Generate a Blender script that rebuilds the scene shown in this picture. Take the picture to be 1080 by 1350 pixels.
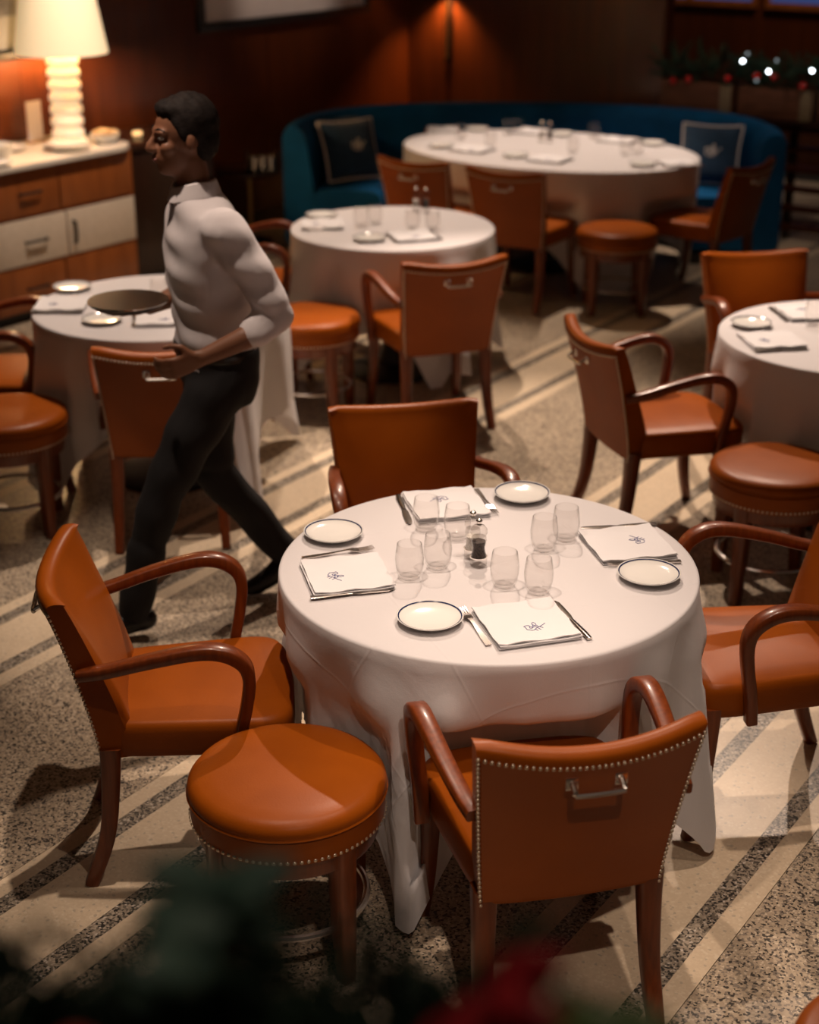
import bpy, bmesh, math, random
from mathutils import Vector, Matrix
PI = math.pi
R = math.radians
random.seed(7)
for o in list(bpy.data.objects):
    bpy.data.objects.remove(o)
SC = bpy.context.scene
C = SC.collection

# ------------------------------------------------------------------ camera
FPX = 2050.0
cam = bpy.data.cameras.new('camera')
co = bpy.data.objects.new('camera', cam)
C.objects.link(co)
cam.sensor_fit = 'HORIZONTAL'
cam.sensor_width = 24.0
cam.lens = FPX / 1080 * 24.0
cam.clip_start = 0.05
co.location = (0, 0, 2.48)
co.rotation_euler = (PI / 2 - math.atan(865 / FPX), 0, 0)
cam.dof.use_dof = True
cam.dof.focus_distance = 3.85
cam.dof.aperture_fstop = 1.7
SC.camera = co

# ------------------------------------------------------------------ world, exposure, ceiling spots, some added as fill
w = bpy.data.worlds.new('world')
SC.world = w
w.use_nodes = True
w.node_tree.nodes['Background'].inputs[0].default_value = (1.0, 0.72, 0.55, 1)
w.node_tree.nodes['Background'].inputs[1].default_value = 0.035
SC.view_settings.view_transform = 'Standard'
SC.view_settings.look = 'None'
SC.view_settings.gamma = 1
SC.view_settings.exposure = 0.0
SC.view_settings.use_curve_mapping = False

WARM = (1.0, 0.765, 0.60)
CEIL = 3.45
# (x, y, target x, target y, watts, cone degrees)
SPOTS = [
    (-0.40, 3.40, -0.36, 3.35, 170, 50), (0.85, 3.55, 0.75, 3.40, 130, 54), (0.30, 6.2, 0.05, 3.65, 360, 40), (0.35, 2.3, 0.3, 3.1, 60, 50), (0.4, 0.7, 0.38, 2.70, 120, 25),  # last one added to brighten the near chair's back panel
    (-0.10, 8.45, -0.1, 7.75, 340, 50), (-1.10, 6.9, -1.05, 6.25, 320, 50),
    (1.75, 7.9, 1.65, 5.8, 380, 44), (0.60, 7.7, 0.62, 6.3, 420, 60),
    (0.95, 10.3, 0.9, 9.95, 400, 52), (-1.2, 8.3, -1.9, 9.3, 320, 44),
    (-1.15, 4.6, -0.72, 4.95, 165, 38), (0.1, 1.25, 0.0, 0.65, 16, 60), (0.17, 10.68, -0.87, 11.46, 80, 36, 2.0), (2.3, 9.6, 2.5, 10.6, 60, 60), (3.0, 12.2, 2.7, 13.6, 90, 70),  # added spots brightening the waiter, near garland, picture, divider and far wall
]


def spot(x, y, tx, ty, W, cone, tz=0.7):
    L = bpy.data.lights.new('spot', 'SPOT')
    L.energy = W
    L.color = WARM
    L.spot_size = R(cone)
    L.spot_blend = 0.6
    L.shadow_soft_size = 0.028
    o = bpy.data.objects.new('spot_light', L)
    C.objects.link(o)
    o.location = (x, y, CEIL - 0.03)
    d = Vector((tx, ty, tz)) - o.location
    o.rotation_euler = d.to_track_quat('-Z', 'Y').to_euler()


for s in SPOTS:
    spot(*s)


# ------------------------------------------------------------------ materials
def mat(name, col, rough=0.5, metal=0.0, coat=0.0, spec=0.5, trans=0.0, ior=1.45, sheen=0.0, emit=None, es=0.0, sss=0.0):
    m = bpy.data.materials.new(name)
    m.use_nodes = True
    b = m.node_tree.nodes['Principled BSDF']
    b.inputs['Base Color'].default_value = (*col, 1)
    b.inputs['Roughness'].default_value = rough
    b.inputs['Metallic'].default_value = metal
    b.inputs['Coat Weight'].default_value = coat
    b.inputs['Coat Roughness'].default_value = 0.12
    b.inputs['Specular IOR Level'].default_value = spec
    b.inputs['Transmission Weight'].default_value = trans
    b.inputs['IOR'].default_value = ior
    b.inputs['Sheen Weight'].default_value = sheen
    if sss:
        b.inputs['Subsurface Weight'].default_value = sss
        b.inputs['Subsurface Radius'].default_value = (0.01, 0.005, 0.003)
    if emit:
        b.inputs['Emission Color'].default_value = (*emit, 1)
        b.inputs['Emission Strength'].default_value = es
    return m


def nd(m, t, **kw):
    n = m.node_tree.nodes.new(t)
    for k, v in kw.items():
        setattr(n, k, v)
    return n


def lk(m, a, b):
    m.node_tree.links.new(a, b)


def noise_col(m, scale, c1, c2, lo=0.35, hi=0.65, stretch=(1, 1, 1), detail=4, bump=0.0, bump_scale=None, space='Object'):
    """mix two colours by noise, optional fine bump"""
    b = m.node_tree.nodes['Principled BSDF']
    tc = nd(m, 'ShaderNodeTexCoord')
    mp = nd(m, 'ShaderNodeMapping')
    mp.inputs['Scale'].default_value = stretch
    lk(m, tc.outputs[space], mp.inputs['Vector'])
    n = nd(m, 'ShaderNodeTexNoise')
    n.inputs['Scale'].default_value = scale
    n.inputs['Detail'].default_value = detail
    lk(m, mp.outputs[0], n.inputs['Vector'])
    r = nd(m, 'ShaderNodeValToRGB')
    r.color_ramp.elements[0].position = lo
    r.color_ramp.elements[0].color = (*c1, 1)
    r.color_ramp.elements[1].position = hi
    r.color_ramp.elements[1].color = (*c2, 1)
    lk(m, n.outputs['Fac'], r.inputs[0])
    lk(m, r.outputs[0], b.inputs['Base Color'])
    if bump:
        n2 = nd(m, 'ShaderNodeTexNoise')
        n2.inputs['Scale'].default_value = bump_scale or scale * 4
        n2.inputs['Detail'].default_value = 3
        lk(m, tc.outputs[space], n2.inputs['Vector'])
        bp = nd(m, 'ShaderNodeBump')
        bp.inputs['Strength'].default_value = bump
        bp.inputs['Distance'].default_value = 0.002
        lk(m, n2.outputs['Fac'], bp.inputs['Height'])
        lk(m, bp.outputs[0], b.inputs['Normal'])
    return m


M = {}
M['leather'] = noise_col(mat('cognac_leather', (0.4, 0.1, 0.02), 0.38, spec=0.17), 5, (0.24, 0.052, 0.0026), (0.305, 0.070, 0.0038), 0.3, 0.7, bump=0.12, bump_scale=260)
M['leather_back'] = noise_col(mat('cognac_leather_panel', (0.4, 0.1, 0.02), 0.5, spec=0.35), 4, (0.26, 0.056, 0.005), (0.32, 0.071, 0.0065), 0.3, 0.7, bump=0.12, bump_scale=260)
M['wood'] = noise_col(mat('polished_wood', (0.2, 0.05, 0.01), 0.36, coat=0.25), 14, (0.11, 0.021, 0.003), (0.19, 0.038, 0.005), 0.3, 0.7, stretch=(6, 6, 0.6))
M['nail'] = mat('nickel_nail', (0.80, 0.68, 0.54), 0.38, 1.0)
M['chrome'] = mat('chrome', (0.92, 0.88, 0.84), 0.22, 1.0)
M['steel'] = mat('cutlery_steel', (0.62, 0.57, 0.53), 0.18, 1.0)
M['porcelain'] = mat('porcelain', (0.78, 0.77, 0.74), 0.12, coat=0.4)
M['blue_rim'] = mat('blue_glaze', (0.02, 0.03, 0.10), 0.15)
M['blue_thread'] = mat('blue_thread', (0.02, 0.035, 0.20), 0.7)


def thin_glass(name, tint, pw, k):
    m = bpy.data.materials.new(name)
    m.use_nodes = True
    nt = m.node_tree
    nt.nodes.remove(nt.nodes['Principled BSDF'])
    t = nd(m, 'ShaderNodeBsdfTransparent')
    t.inputs[0].default_value = (*tint, 1)
    g = nd(m, 'ShaderNodeBsdfGlossy')
    g.inputs['Roughness'].default_value = 0.03
    lw = nd(m, 'ShaderNodeLayerWeight')
    lw.inputs['Blend'].default_value = 0.5
    po = nd(m, 'ShaderNodeMath', operation='POWER')
    lk(m, lw.outputs['Facing'], po.inputs[0])
    po.inputs[1].default_value = pw
    ml = nd(m, 'ShaderNodeMath', operation='MULTIPLY_ADD')
    lk(m, po.outputs[0], ml.inputs[0])
    ml.inputs[1].default_value = k
    ml.inputs[2].default_value = 0.02
    mx = nd(m, 'ShaderNodeMixShader')
    lk(m, ml.outputs[0], mx.inputs[0])
    lk(m, t.outputs[0], mx.inputs[1])
    lk(m, g.outputs[0], mx.inputs[2])
    lk(m, mx.outputs[0], nt.nodes['Material Output'].inputs['Surface'])
    return m


M['glass'] = thin_glass('clear_glass', (0.972, 0.966, 0.962), 4.0, 0.95)
M['acrylic'] = thin_glass('clear_acrylic', (0.93, 0.92, 0.91), 3.0, 0.7)

M['pepper'] = noise_col(mat('peppercorns', (0.03, 0.02, 0.02), 0.6), 260, (0.01, 0.008, 0.008), (0.09, 0.06, 0.05), 0.4, 0.6, bump=0.6, bump_scale=300)
M['salt'] = noise_col(mat('sea_salt', (0.8, 0.78, 0.75), 0.6), 260, (0.6, 0.58, 0.55), (0.85, 0.83, 0.8), 0.4, 0.6)
M['black'] = mat('black_metal', (0.012, 0.010, 0.010), 0.4)
M['brass'] = mat('aged_brass', (0.45, 0.28, 0.12), 0.3, 1.0)
M['napkin'] = noise_col(mat('white_napkin', (0.86, 0.83, 0.80), 0.85), 3, (0.66, 0.65, 0.67), (0.70, 0.69, 0.71), bump=0.15, bump_scale=500)


def linen():
    m = mat('white_linen', (0.755, 0.735, 0.755), 0.8, sheen=0.25)
    nt = m.node_tree
    b = nt.nodes['Principled BSDF']
    tc = nd(m, 'ShaderNodeTexCoord')
    n = nd(m, 'ShaderNodeTexNoise')
    n.inputs['Scale'].default_value = 7
    n.inputs['Detail'].default_value = 5
    n.inputs['Distortion'].default_value = 0.6
    lk(m, tc.outputs['Object'], n.inputs['Vector'])
    n2 = nd(m, 'ShaderNodeTexNoise')
    n2.inputs['Scale'].default_value = 420
    lk(m, tc.outputs['Object'], n2.inputs['Vector'])
    ad = nd(m, 'ShaderNodeMath', operation='MULTIPLY_ADD')
    lk(m, n2.outputs['Fac'], ad.inputs[0])
    ad.inputs[1].default_value = 0.10
    lk(m, n.outputs['Fac'], ad.inputs[2])
    sx = nd(m, 'ShaderNodeSeparateXYZ')
    lk(m, tc.outputs['UV'], sx.inputs[0])
    prev = ad.outputs[0]
    for ax in (0, 1):                                   # pressed fold lines every 31 cm
        pp = nd(m, 'ShaderNodeMath', operation='PINGPONG')
        lk(m, sx.outputs[ax], pp.inputs[0])
        pp.inputs[1].default_value = 0.155
        mr = nd(m, 'ShaderNodeMapRange')
        mr.inputs['From Min'].default_value = 0.0
        mr.inputs['From Max'].default_value = 0.006
        mr.inputs['To Min'].default_value = 0.16
        mr.inputs['To Max'].default_value = 0.0
        lk(m, pp.outputs[0], mr.inputs['Value'])
        a2 = nd(m, 'ShaderNodeMath', operation='ADD')
        lk(m, prev, a2.inputs[0])
        lk(m, mr.outputs[0], a2.inputs[1])
        prev = a2.outputs[0]
    bp = nd(m, 'ShaderNodeBump')
    bp.inputs['Strength'].default_value = 0.4
    bp.inputs['Distance'].default_value = 0.009
    lk(m, prev, bp.inputs['Height'])
    lk(m, bp.outputs[0], b.inputs['Normal'])
    tr = nd(m, 'ShaderNodeBsdfTranslucent')
    tr.inputs['Color'].default_value = (0.75, 0.66, 0.60, 1)
    mx = nd(m, 'ShaderNodeMixShader')
    mx.inputs[0].default_value = 0.22
    lk(m, b.outputs[0], mx.inputs[1])
    lk(m, tr.outputs[0], mx.inputs[2])
    lk(m, mx.outputs[0], nt.nodes['Material Output'].inputs['Surface'])
    return m


M['linen'] = linen()


def terrazzo(name, stops, sc, rough=0.36):
    """small chips: every cell takes one of the given colours; stops = (share up to, colour)"""
    m = mat(name, stops[-1][1], rough, spec=0.4)
    b = m.node_tree.nodes['Principled BSDF']
    tc = nd(m, 'ShaderNodeTexCoord')
    v = nd(m, 'ShaderNodeTexVoronoi')
    v.inputs['Scale'].default_value = sc
    lk(m, tc.outputs['Object'], v.inputs['Vector'])
    sp = nd(m, 'ShaderNodeSeparateColor')
    lk(m, v.outputs['Color'], sp.inputs[0])
    r = nd(m, 'ShaderNodeValToRGB')
    r.color_ramp.interpolation = 'CONSTANT'
    e = r.color_ramp.elements
    e[0].position = 0.0
    e[0].color = (*stops[0][1], 1)
    e[1].position = stops[0][0]
    e[1].color = (*stops[1][1], 1)
    for k in range(2, len(stops)):
        x = e.new(stops[k - 1][0])
        x.color = (*stops[k][1], 1)
    lk(m, sp.outputs[0], r.inputs[0])
    n2 = nd(m, 'ShaderNodeTexNoise')
    n2.inputs['Scale'].default_value = 3.0
    n2.inputs['Detail'].default_value = 6
    lk(m, tc.outputs['Object'], n2.inputs['Vector'])
    r2 = nd(m, 'ShaderNodeValToRGB')
    r2.color_ramp.elements[0].color = (0.82, 0.82, 0.82, 1)
    r2.color_ramp.elements[1].color = (1.1, 1.1, 1.1, 1)
    lk(m, n2.outputs['Fac'], r2.inputs[0])
    mx = nd(m, 'ShaderNodeMix', data_type='RGBA', blend_type='MULTIPLY')
    mx.inputs[0].default_value = 1
    lk(m, r.outputs[0], mx.inputs[6])
    lk(m, r2.outputs[0], mx.inputs[7])
    lk(m, mx.outputs[2], b.inputs['Base Color'])
    return m


M['field'] = terrazzo('terrazzo_field', [(0.17, (0.06, 0.052, 0.044)), (0.34, (0.24, 0.20, 0.16)), (0.72, (0.43, 0.345, 0.25)), (0.9, (0.51, 0.415, 0.30)), (1.0, (0.63, 0.53, 0.40))], 165)
M['speckled'] = terrazzo('terrazzo_dark', [(0.26, (0.035, 0.031, 0.028)), (0.46, (0.16, 0.135, 0.105)), (0.78, (0.32, 0.268, 0.205)), (0.93, (0.42, 0.355, 0.275)), (1.0, (0.58, 0.52, 0.45))], 165)
M['pale'] = terrazzo('terrazzo_pale', [(0.04, (0.50, 0.42, 0.32)), (0.5, (0.65, 0.525, 0.375)), (0.9, (0.68, 0.555, 0.40)), (1.0, (0.72, 0.605, 0.45))], 140)
M['joint'] = mat('dark_joint', (0.02, 0.017, 0.015), 0.6)


def panel_wood(name, c1, c2, rough, coat, stretch=(2, 2, 30), scale=1.2):
    m = mat(name, c1, rough, coat=coat)
    return noise_col(m, scale, c1, c2, 0.3, 0.7, stretch=stretch, detail=6)


M['mahogany'] = panel_wood('lacquered_mahogany', (0.062, 0.014, 0.003), (0.09, 0.021, 0.0045), 0.32, 0.2, (9, 9, 0.8), 1.6)
M['sidewood'] = panel_wood('sideboard_wood', (0.22, 0.062, 0.014), (0.32, 0.095, 0.022), 0.35, 0.25, (8, 8, 1.2), 2.0)
M['cream'] = noise_col(mat('cream_panel', (0.6, 0.5, 0.38), 0.5), 30, (0.62, 0.53, 0.42), (0.66, 0.57, 0.46))
M['marble'] = noise_col(mat('pale_stone', (0.7, 0.66, 0.58), 0.2), 3, (0.72, 0.66, 0.57), (0.80, 0.75, 0.67), detail=8)
M['darkwood'] = panel_wood('dark_lacquer', (0.018, 0.007, 0.004), (0.03, 0.011, 0.006), 0.35, 0.3, (8, 8, 1))
M['velvet'] = noise_col(mat('blue_velvet', (0.002, 0.06, 0.17), 0.75, spec=0.2), 5, (0.0015, 0.060, 0.165), (0.0022, 0.085, 0.23))
M['blue_cushion'] = noise_col(mat('blue_cushion_cloth', (0.003, 0.03, 0.08), 0.8, sheen=0.3), 30, (0.003, 0.03, 0.075), (0.005, 0.042, 0.10))
M['piping'] = mat('white_piping', (0.75, 0.70, 0.68), 0.7)
M['alabaster'] = noise_col(mat('alabaster', (0.85, 0.78, 0.66), 0.35, sss=0.3, emit=(1.0, 0.74, 0.46), es=0.35), 6, (0.8, 0.72, 0.6), (0.9, 0.84, 0.74), detail=6)
M['shade'] = mat('lit_lamp_shade', (0.85, 0.74, 0.55), 0.8, emit=(1.0, 0.74, 0.40), es=0.45)
M['canvas'] = noise_col(mat('pale_picture', (0.62, 0.56, 0.55), 0.7), 2, (0.55, 0.5, 0.5), (0.66, 0.6, 0.58))
M['canvas_warm'] = noise_col(mat('cream_picture', (0.6, 0.5, 0.36), 0.7), 2.5, (0.50, 0.40, 0.28), (0.72, 0.62, 0.46), 0.3, 0.6)
M['photo_grey'] = noise_col(mat('grey_photo', (0.3, 0.25, 0.2), 0.6), 12, (0.22, 0.18, 0.14), (0.42, 0.35, 0.27), 0.3, 0.7)
M['bread'] = noise_col(mat('bread', (0.6, 0.42, 0.22), 0.8), 30, (0.5, 0.32, 0.15), (0.72, 0.55, 0.34), bump=0.5)
M['ceiling'] = mat('ceiling_paint', (0.42, 0.36, 0.30), 0.8)
M['terracotta'] = noise_col(mat('planter_wood', (0.10, 0.035, 0.015), 0.6), 6, (0.09, 0.03, 0.012), (0.14, 0.05, 0.022), stretch=(1, 1, 5))
M['planter_pale'] = mat('planter_pale_block', (0.22, 0.17, 0.10), 0.6)
M['pine'] = noise_col(mat('pine_needles', (0.02, 0.06, 0.03), 0.6), 6, (0.010, 0.030, 0.018), (0.022, 0.06, 0.030))
M['leaf'] = noise_col(mat('holly_leaf', (0.05, 0.12, 0.02), 0.45), 6, (0.05, 0.10, 0.02), (0.09, 0.17, 0.035))
M['eucalyptus'] = noise_col(mat('eucalyptus_leaf', (0.08, 0.16, 0.13), 0.6), 6, (0.05, 0.11, 0.085), (0.09, 0.17, 0.13))
M['red_leaf'] = noise_col(mat('poinsettia_petal', (0.4, 0.01, 0.02), 0.55), 10, (0.30, 0.006, 0.014), (0.45, 0.014, 0.022))
M['bauble'] = mat('red_bauble', (0.5, 0.012, 0.012), 0.15, coat=0.6)
M['bulb'] = mat('fairy_bulb', (1, 1, 1), 0.4, emit=(0.85, 0.95, 1.0), es=14)
M['bulb_dim'] = mat('dim_fairy_bulb', (0.6, 0.7, 0.7), 0.4, emit=(0.7, 0.9, 1.0), es=0.35)
M['blue_glow'] = mat('blue_glow_panel', (0.02, 0.03, 0.08), 0.3, emit=(0.10, 0.17, 0.55), es=0.25)  # emits blue to stand for reflections on the far wall
M['skin'] = mat('skin', (0.22, 0.095, 0.052), 0.5, sss=0.1)
M['shirt'] = noise_col(mat('white_shirt', (0.66, 0.62, 0.64), 0.85), 4, (0.60, 0.56, 0.58), (0.68, 0.64, 0.66), bump=0.4, bump_scale=14)
M['trouser'] = mat('black_trouser', (0.009, 0.008, 0.009), 0.85)
M['shoe'] = mat('black_shoe', (0.008, 0.007, 0.007), 0.3)
M['hair'] = noise_col(mat('black_hair', (0.012, 0.009, 0.008), 0.75, spec=0.2), 60, (0.007, 0.005, 0.005), (0.02, 0.014, 0.012), stretch=(1, 1, 6), bump=0.6, bump_scale=90)
M['eye'] = mat('eye_white', (0.42, 0.38, 0.35), 0.4)
M['pupil'] = mat('eye_dark', (0.01, 0.006, 0.004), 0.5)
M['lip'] = mat('lips', (0.20, 0.062, 0.05), 0.45)


# ------------------------------------------------------------------ mesh helpers
class MB:
    def __init__(s):
        s.v, s.f = [], []

    def add(s, vs, fs):
        o = len(s.v)
        s.v += [tuple(p) for p in vs]
        s.f += [tuple(i + o for i in f) for f in fs]
        return s

    def box(s, x0, x1, y0, y1, z0, z1):
        vs = [(x0, y0, z0), (x1, y0, z0), (x1, y1, z0), (x0, y1, z0), (x0, y0, z1), (x1, y0, z1), (x1, y1, z1), (x0, y1, z1)]
        return s.add(vs, [(0, 3, 2, 1), (4, 5, 6, 7), (0, 1, 5, 4), (1, 2, 6, 5), (2, 3, 7, 6), (3, 0, 4, 7)])

    def loft(s, rings, caps=True, closed=True):
        """rings of equal count joined in order"""
        n = len(rings[0])
        vs = [p for r in rings for p in r]
        fs = []
        for i in range(len(rings) - 1):
            for j in range(n if closed else n - 1):
                k = (j + 1) % n
                fs.append((i * n + j, i * n + k, (i + 1) * n + k, (i + 1) * n + j))
        if caps:
            fs.append(tuple(range(n - 1, -1, -1)))
            fs.append(tuple((len(rings) - 1) * n + j for j in range(n)))
        return s.add(vs, fs)

    def lathe(s, prof, n=32, c=(0, 0, 0), caps=True, a0=0.0):
        rings = [[(c[0] + r * math.cos(a0 + 2 * PI * j / n), c[1] + r * math.sin(a0 + 2 * PI * j / n), c[2] + z) for j in range(n)] for r, z in prof]
        return s.loft(rings, caps)

    def torus(s, Rr, r, c=(0, 0, 0), n=40, k=8):
        rings = []
        for i in range(n):
            a = 2 * PI * i / n
            rings.append([(c[0] + (Rr + r * math.cos(2 * PI * j / k)) * math.cos(a), c[1] + (Rr + r * math.cos(2 * PI * j / k)) * math.sin(a), c[2] + r * math.sin(2 * PI * j / k)) for j in range(k)])
        rings.append(rings[0])
        return s.loft(rings, False)

    def sweep(s, path, sec, side=None, scale=None, caps=True):
        """section points (a,b): a along the side vector, b along the normal"""
        path = [Vector(p) for p in path]
        rings = []
        for i, p in enumerate(path):
            t = (path[min(i + 1, len(path) - 1)] - path[max(i - 1, 0)]).normalized()
            sd = Vector(side) if side else (Vector((0, 0, 1)).cross(t) if abs(t.z) < 0.95 else Vector((1, 0, 0)))
            sd = (sd - t * sd.dot(t)).normalized()
            nn = t.cross(sd)
            k = scale[i] if scale else 1.0
            rings.append([p + sd * (a * k) + nn * (b * k) for a, b in sec])
        return s.loft(rings, caps)

    def tube(s, path, r, n=8, rs=None, side=None):
        sec = [(math.cos(2 * PI * j / n), math.sin(2 * PI * j / n)) for j in range(n)]
        return s.sweep(path, sec, side, rs if rs else [r] * len(path))

    def ball(s, c, r, n=10, m=7, sc=(1, 1, 1)):
        prof = [[(c[0] + sc[0] * r * math.sin(PI * max(i, 0.02) / m if i < m else PI * 0.997) * math.cos(2 * PI * j / n),
                  c[1] + sc[1] * r * math.sin(PI * max(i, 0.02) / m if i < m else PI * 0.997) * math.sin(2 * PI * j / n),
                  c[2] - sc[2] * r * math.cos(PI * i / m)) for j in range(n)] for i in range(m + 1)]
        return s.loft(prof, True)

    def mesh(s, name):
        me = bpy.data.meshes.new(name)
        me.from_pydata(s.v, [], s.f)
        me.update()
        return me

    def build(s, name, m, parent=None, smooth=True, ang=38, bevel=0.0, sub=0):
        me = s.mesh(name)
        bm = bmesh.new()
        bm.from_mesh(me)
        bmesh.ops.recalc_face_normals(bm, faces=bm.faces[:])
        bm.to_mesh(me)
        bm.free()
        if bevel:
            bm = bmesh.new()
            bm.from_mesh(me)
            bmesh.ops.bevel(bm, geom=bm.edges[:], offset=bevel, segments=2, affect='EDGES', profile=0.6, clamp_overlap=True)
            bm.to_mesh(me)
            bm.free()
        me.materials.append(m)
        if smooth:
            me.polygons.foreach_set('use_smooth', [True] * len(me.polygons))
            me.set_sharp_from_angle(angle=R(ang))
        o = bpy.data.objects.new(name, me)
        C.objects.link(o)
        if parent:
            o.parent = parent
        if sub:
            md = o.modifiers.new('subd', 'SUBSURF')
            md.levels = sub
            md.render_levels = sub
        return o


def tag(o, label=None, cat=None, group=None, kind=None):
    if label:
        o['label'] = label
    if cat:
        o['category'] = cat
    if group:
        o['group'] = group
    if kind:
        o['kind'] = kind
    return o


def thing(name, label, cat, loc=(0, 0, 0), rz=0.0, group=None):
    o = bpy.data.objects.new(name, None)
    C.objects.link(o)
    o.empty_display_size = 0.1
    o.location = loc
    o.rotation_euler = (0, 0, rz)
    return tag(o, label, cat, group)


def kids(o):
    return [c for c in bpy.data.objects if c.parent == o]


def copy_tree(o, parent=None):
    c = o.copy()
    C.objects.link(c)
    if parent:
        c.parent = parent
    for ch in kids(o):
        copy_tree(ch, c)
    return c


def struct(o):
    o['kind'] = 'structure'
    return o


def rect(a, b, ch=0.0):
    if not ch:
        return [(-a, -b), (a, -b), (a, b), (-a, b)]
    return [(-a + ch, -b), (a - ch, -b), (a, -b + ch), (a, b - ch), (a - ch, b), (-a + ch, b), (-a, b - ch), (-a, -b + ch)]


def spline(pts, n=6):
    """Catmull-Rom through the points"""
    P = [Vector(p) for p in pts]
    P = [P[0] * 2 - P[1]] + P + [P[-1] * 2 - P[-2]]
    out = []
    for i in range(1, len(P) - 2):
        for k in range(n):
            t = k / n
            a, b, c, d = P[i - 1], P[i], P[i + 1], P[i + 2]
            out.append(0.5 * ((2 * b) + (c - a) * t + (2 * a - 5 * b + 4 * c - d) * t * t + (3 * b - a - 3 * c + d) * t ** 3))
    out.append(P[-2])
    return out


# ------------------------------------------------------------------ floor: terrazzo bands, 34.5 degrees off the view
FA = R(34.5)
fl = MB().box(-9, 9, -5, 13, -0.05, -0.012).build('floor', M['joint'], smooth=False)
fl.rotation_euler = (0, 0, -FA)          # local x = across the bands, local y = along
struct(fl)
tag(fl, 'terrazzo floor laid in speckled fields with pale diagonal bands')
edges = []
o0 = -1.12
period = 1.24
k0 = -5
for k in range(k0, 5):
    e = o0 + k * period                   # right edge of a band; band runs to e-0.445
    segs = [('pale_strip', 'pale', e - 0.063, e), ('speckled_strip', 'speckled', e - 0.118, e - 0.063), ('pale_strip', 'pale', e - 0.332, e - 0.118),
            ('speckled_strip', 'speckled', e - 0.388, e - 0.332), ('pale_strip', 'pale', e - 0.445, e - 0.388), ('terrazzo_field', 'field', e - period, e - 0.445)]
    for nm, mt, a, b in segs:
        g = 0.0016 if nm == 'terrazzo_field' else 0.0002
        st = MB().box(a + g, b - g, 0, 12.5, -0.012, 0.0)
        st.build(nm, M[mt], fl, smooth=False)

# ------------------------------------------------------------------ walls
TL = R(37)
LD = Vector((math.sin(TL), math.cos(TL), 0))            # along the left wall
LN = Vector((math.cos(TL), -math.sin(TL), 0))           # into the room
LP = Vector((-2.74, 8.98, 0))
BU = Vector((0.83, -0.5577, 0)).normalized()             # along the back wall
BV = Vector((0.5577, 0.83, 0)).normalized()              # away from the room
BP = Vector((1.842, 11.364, 0))


def frame_mat(o, u, n):
    m = Matrix(((u.x, n.x, 0, o.x), (u.y, n.y, 0, o.y), (0, 0, 1, o.z), (0, 0, 0, 1)))
    return m


def on_left(t, z=0.0, off=0.0):
    return LP + LD * t + LN * off + Vector((0, 0, z))


def on_back(u, z=0.0, off=0.0):
    return BP + BU * u - BV * off + Vector((0, 0, z))


ZL = math.atan2(LD.y, LD.x)      # rotation that turns local +x into LD; local +y is then away from the room
ZB = math.atan2(BU.y, BU.x)      # local +x = BU, local +y = BV (away from room)


def wall(name, loc, rz, x0, x1, ht, widths):
    o = MB().box(x0, x1, 0.02, 0.14, 0, ht).build(name, M['mahogany'], smooth=False)
    o.location = loc
    o.rotation_euler = (0, 0, rz)
    struct(o)
    x = x0
    i = 0
    while x < x1 - 0.01:
        b = min(x + widths, x1)
        MB().box(x + 0.002, b - 0.002, 0.0, 0.02, 0.12, ht).build('wall_panel', M['mahogany'], o, smooth=False)
        x = b
        i += 1
    MB().box(x0, x1, -0.012, 0.02, 0.0, 0.118).build('skirting', M['darkwood'], o, smooth=False)
    return o


wl = wall('wall_left', LP, ZL, -7.0, 4.62, CEIL, 1.1)
wb = wall('wall_back', BP, ZB, -2.45, -0.055, CEIL, 1.1975)
ce = MB().box(-9, 9, -4, 18, CEIL, CEIL + 0.1).build('ceiling', M['ceiling'], smooth=False)
struct(ce)

# far wall past the divider
fw = MB().box(-2.0, 6.0, 0.0, 0.1, 0, CEIL).build('wall_far', M['mahogany'], smooth=False)
fw.location = on_back(0.0, 0, -2.6)
fw.rotation_euler = (0, 0, ZB)
struct(fw)


# ------------------------------------------------------------------ armchair / side chair (local +y = facing, origin on the floor)
SEAT_B, SEAT_T, BACK_T = 0.375, 0.475, 0.845


def back_half(t):
    return 0.208 + 0.040 * t


def back_y(s, t):
    """outer face of the back"""
    return -0.232 - 0.128 * t ** 1.25 + (0.014 + 0.032 * t) * s * s


def back_z(t, s=1.0):
    return SEAT_B + (BACK_T - 0.02 - SEAT_B) * t - 0.027 * (1 - s * s) * t ** 3


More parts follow.
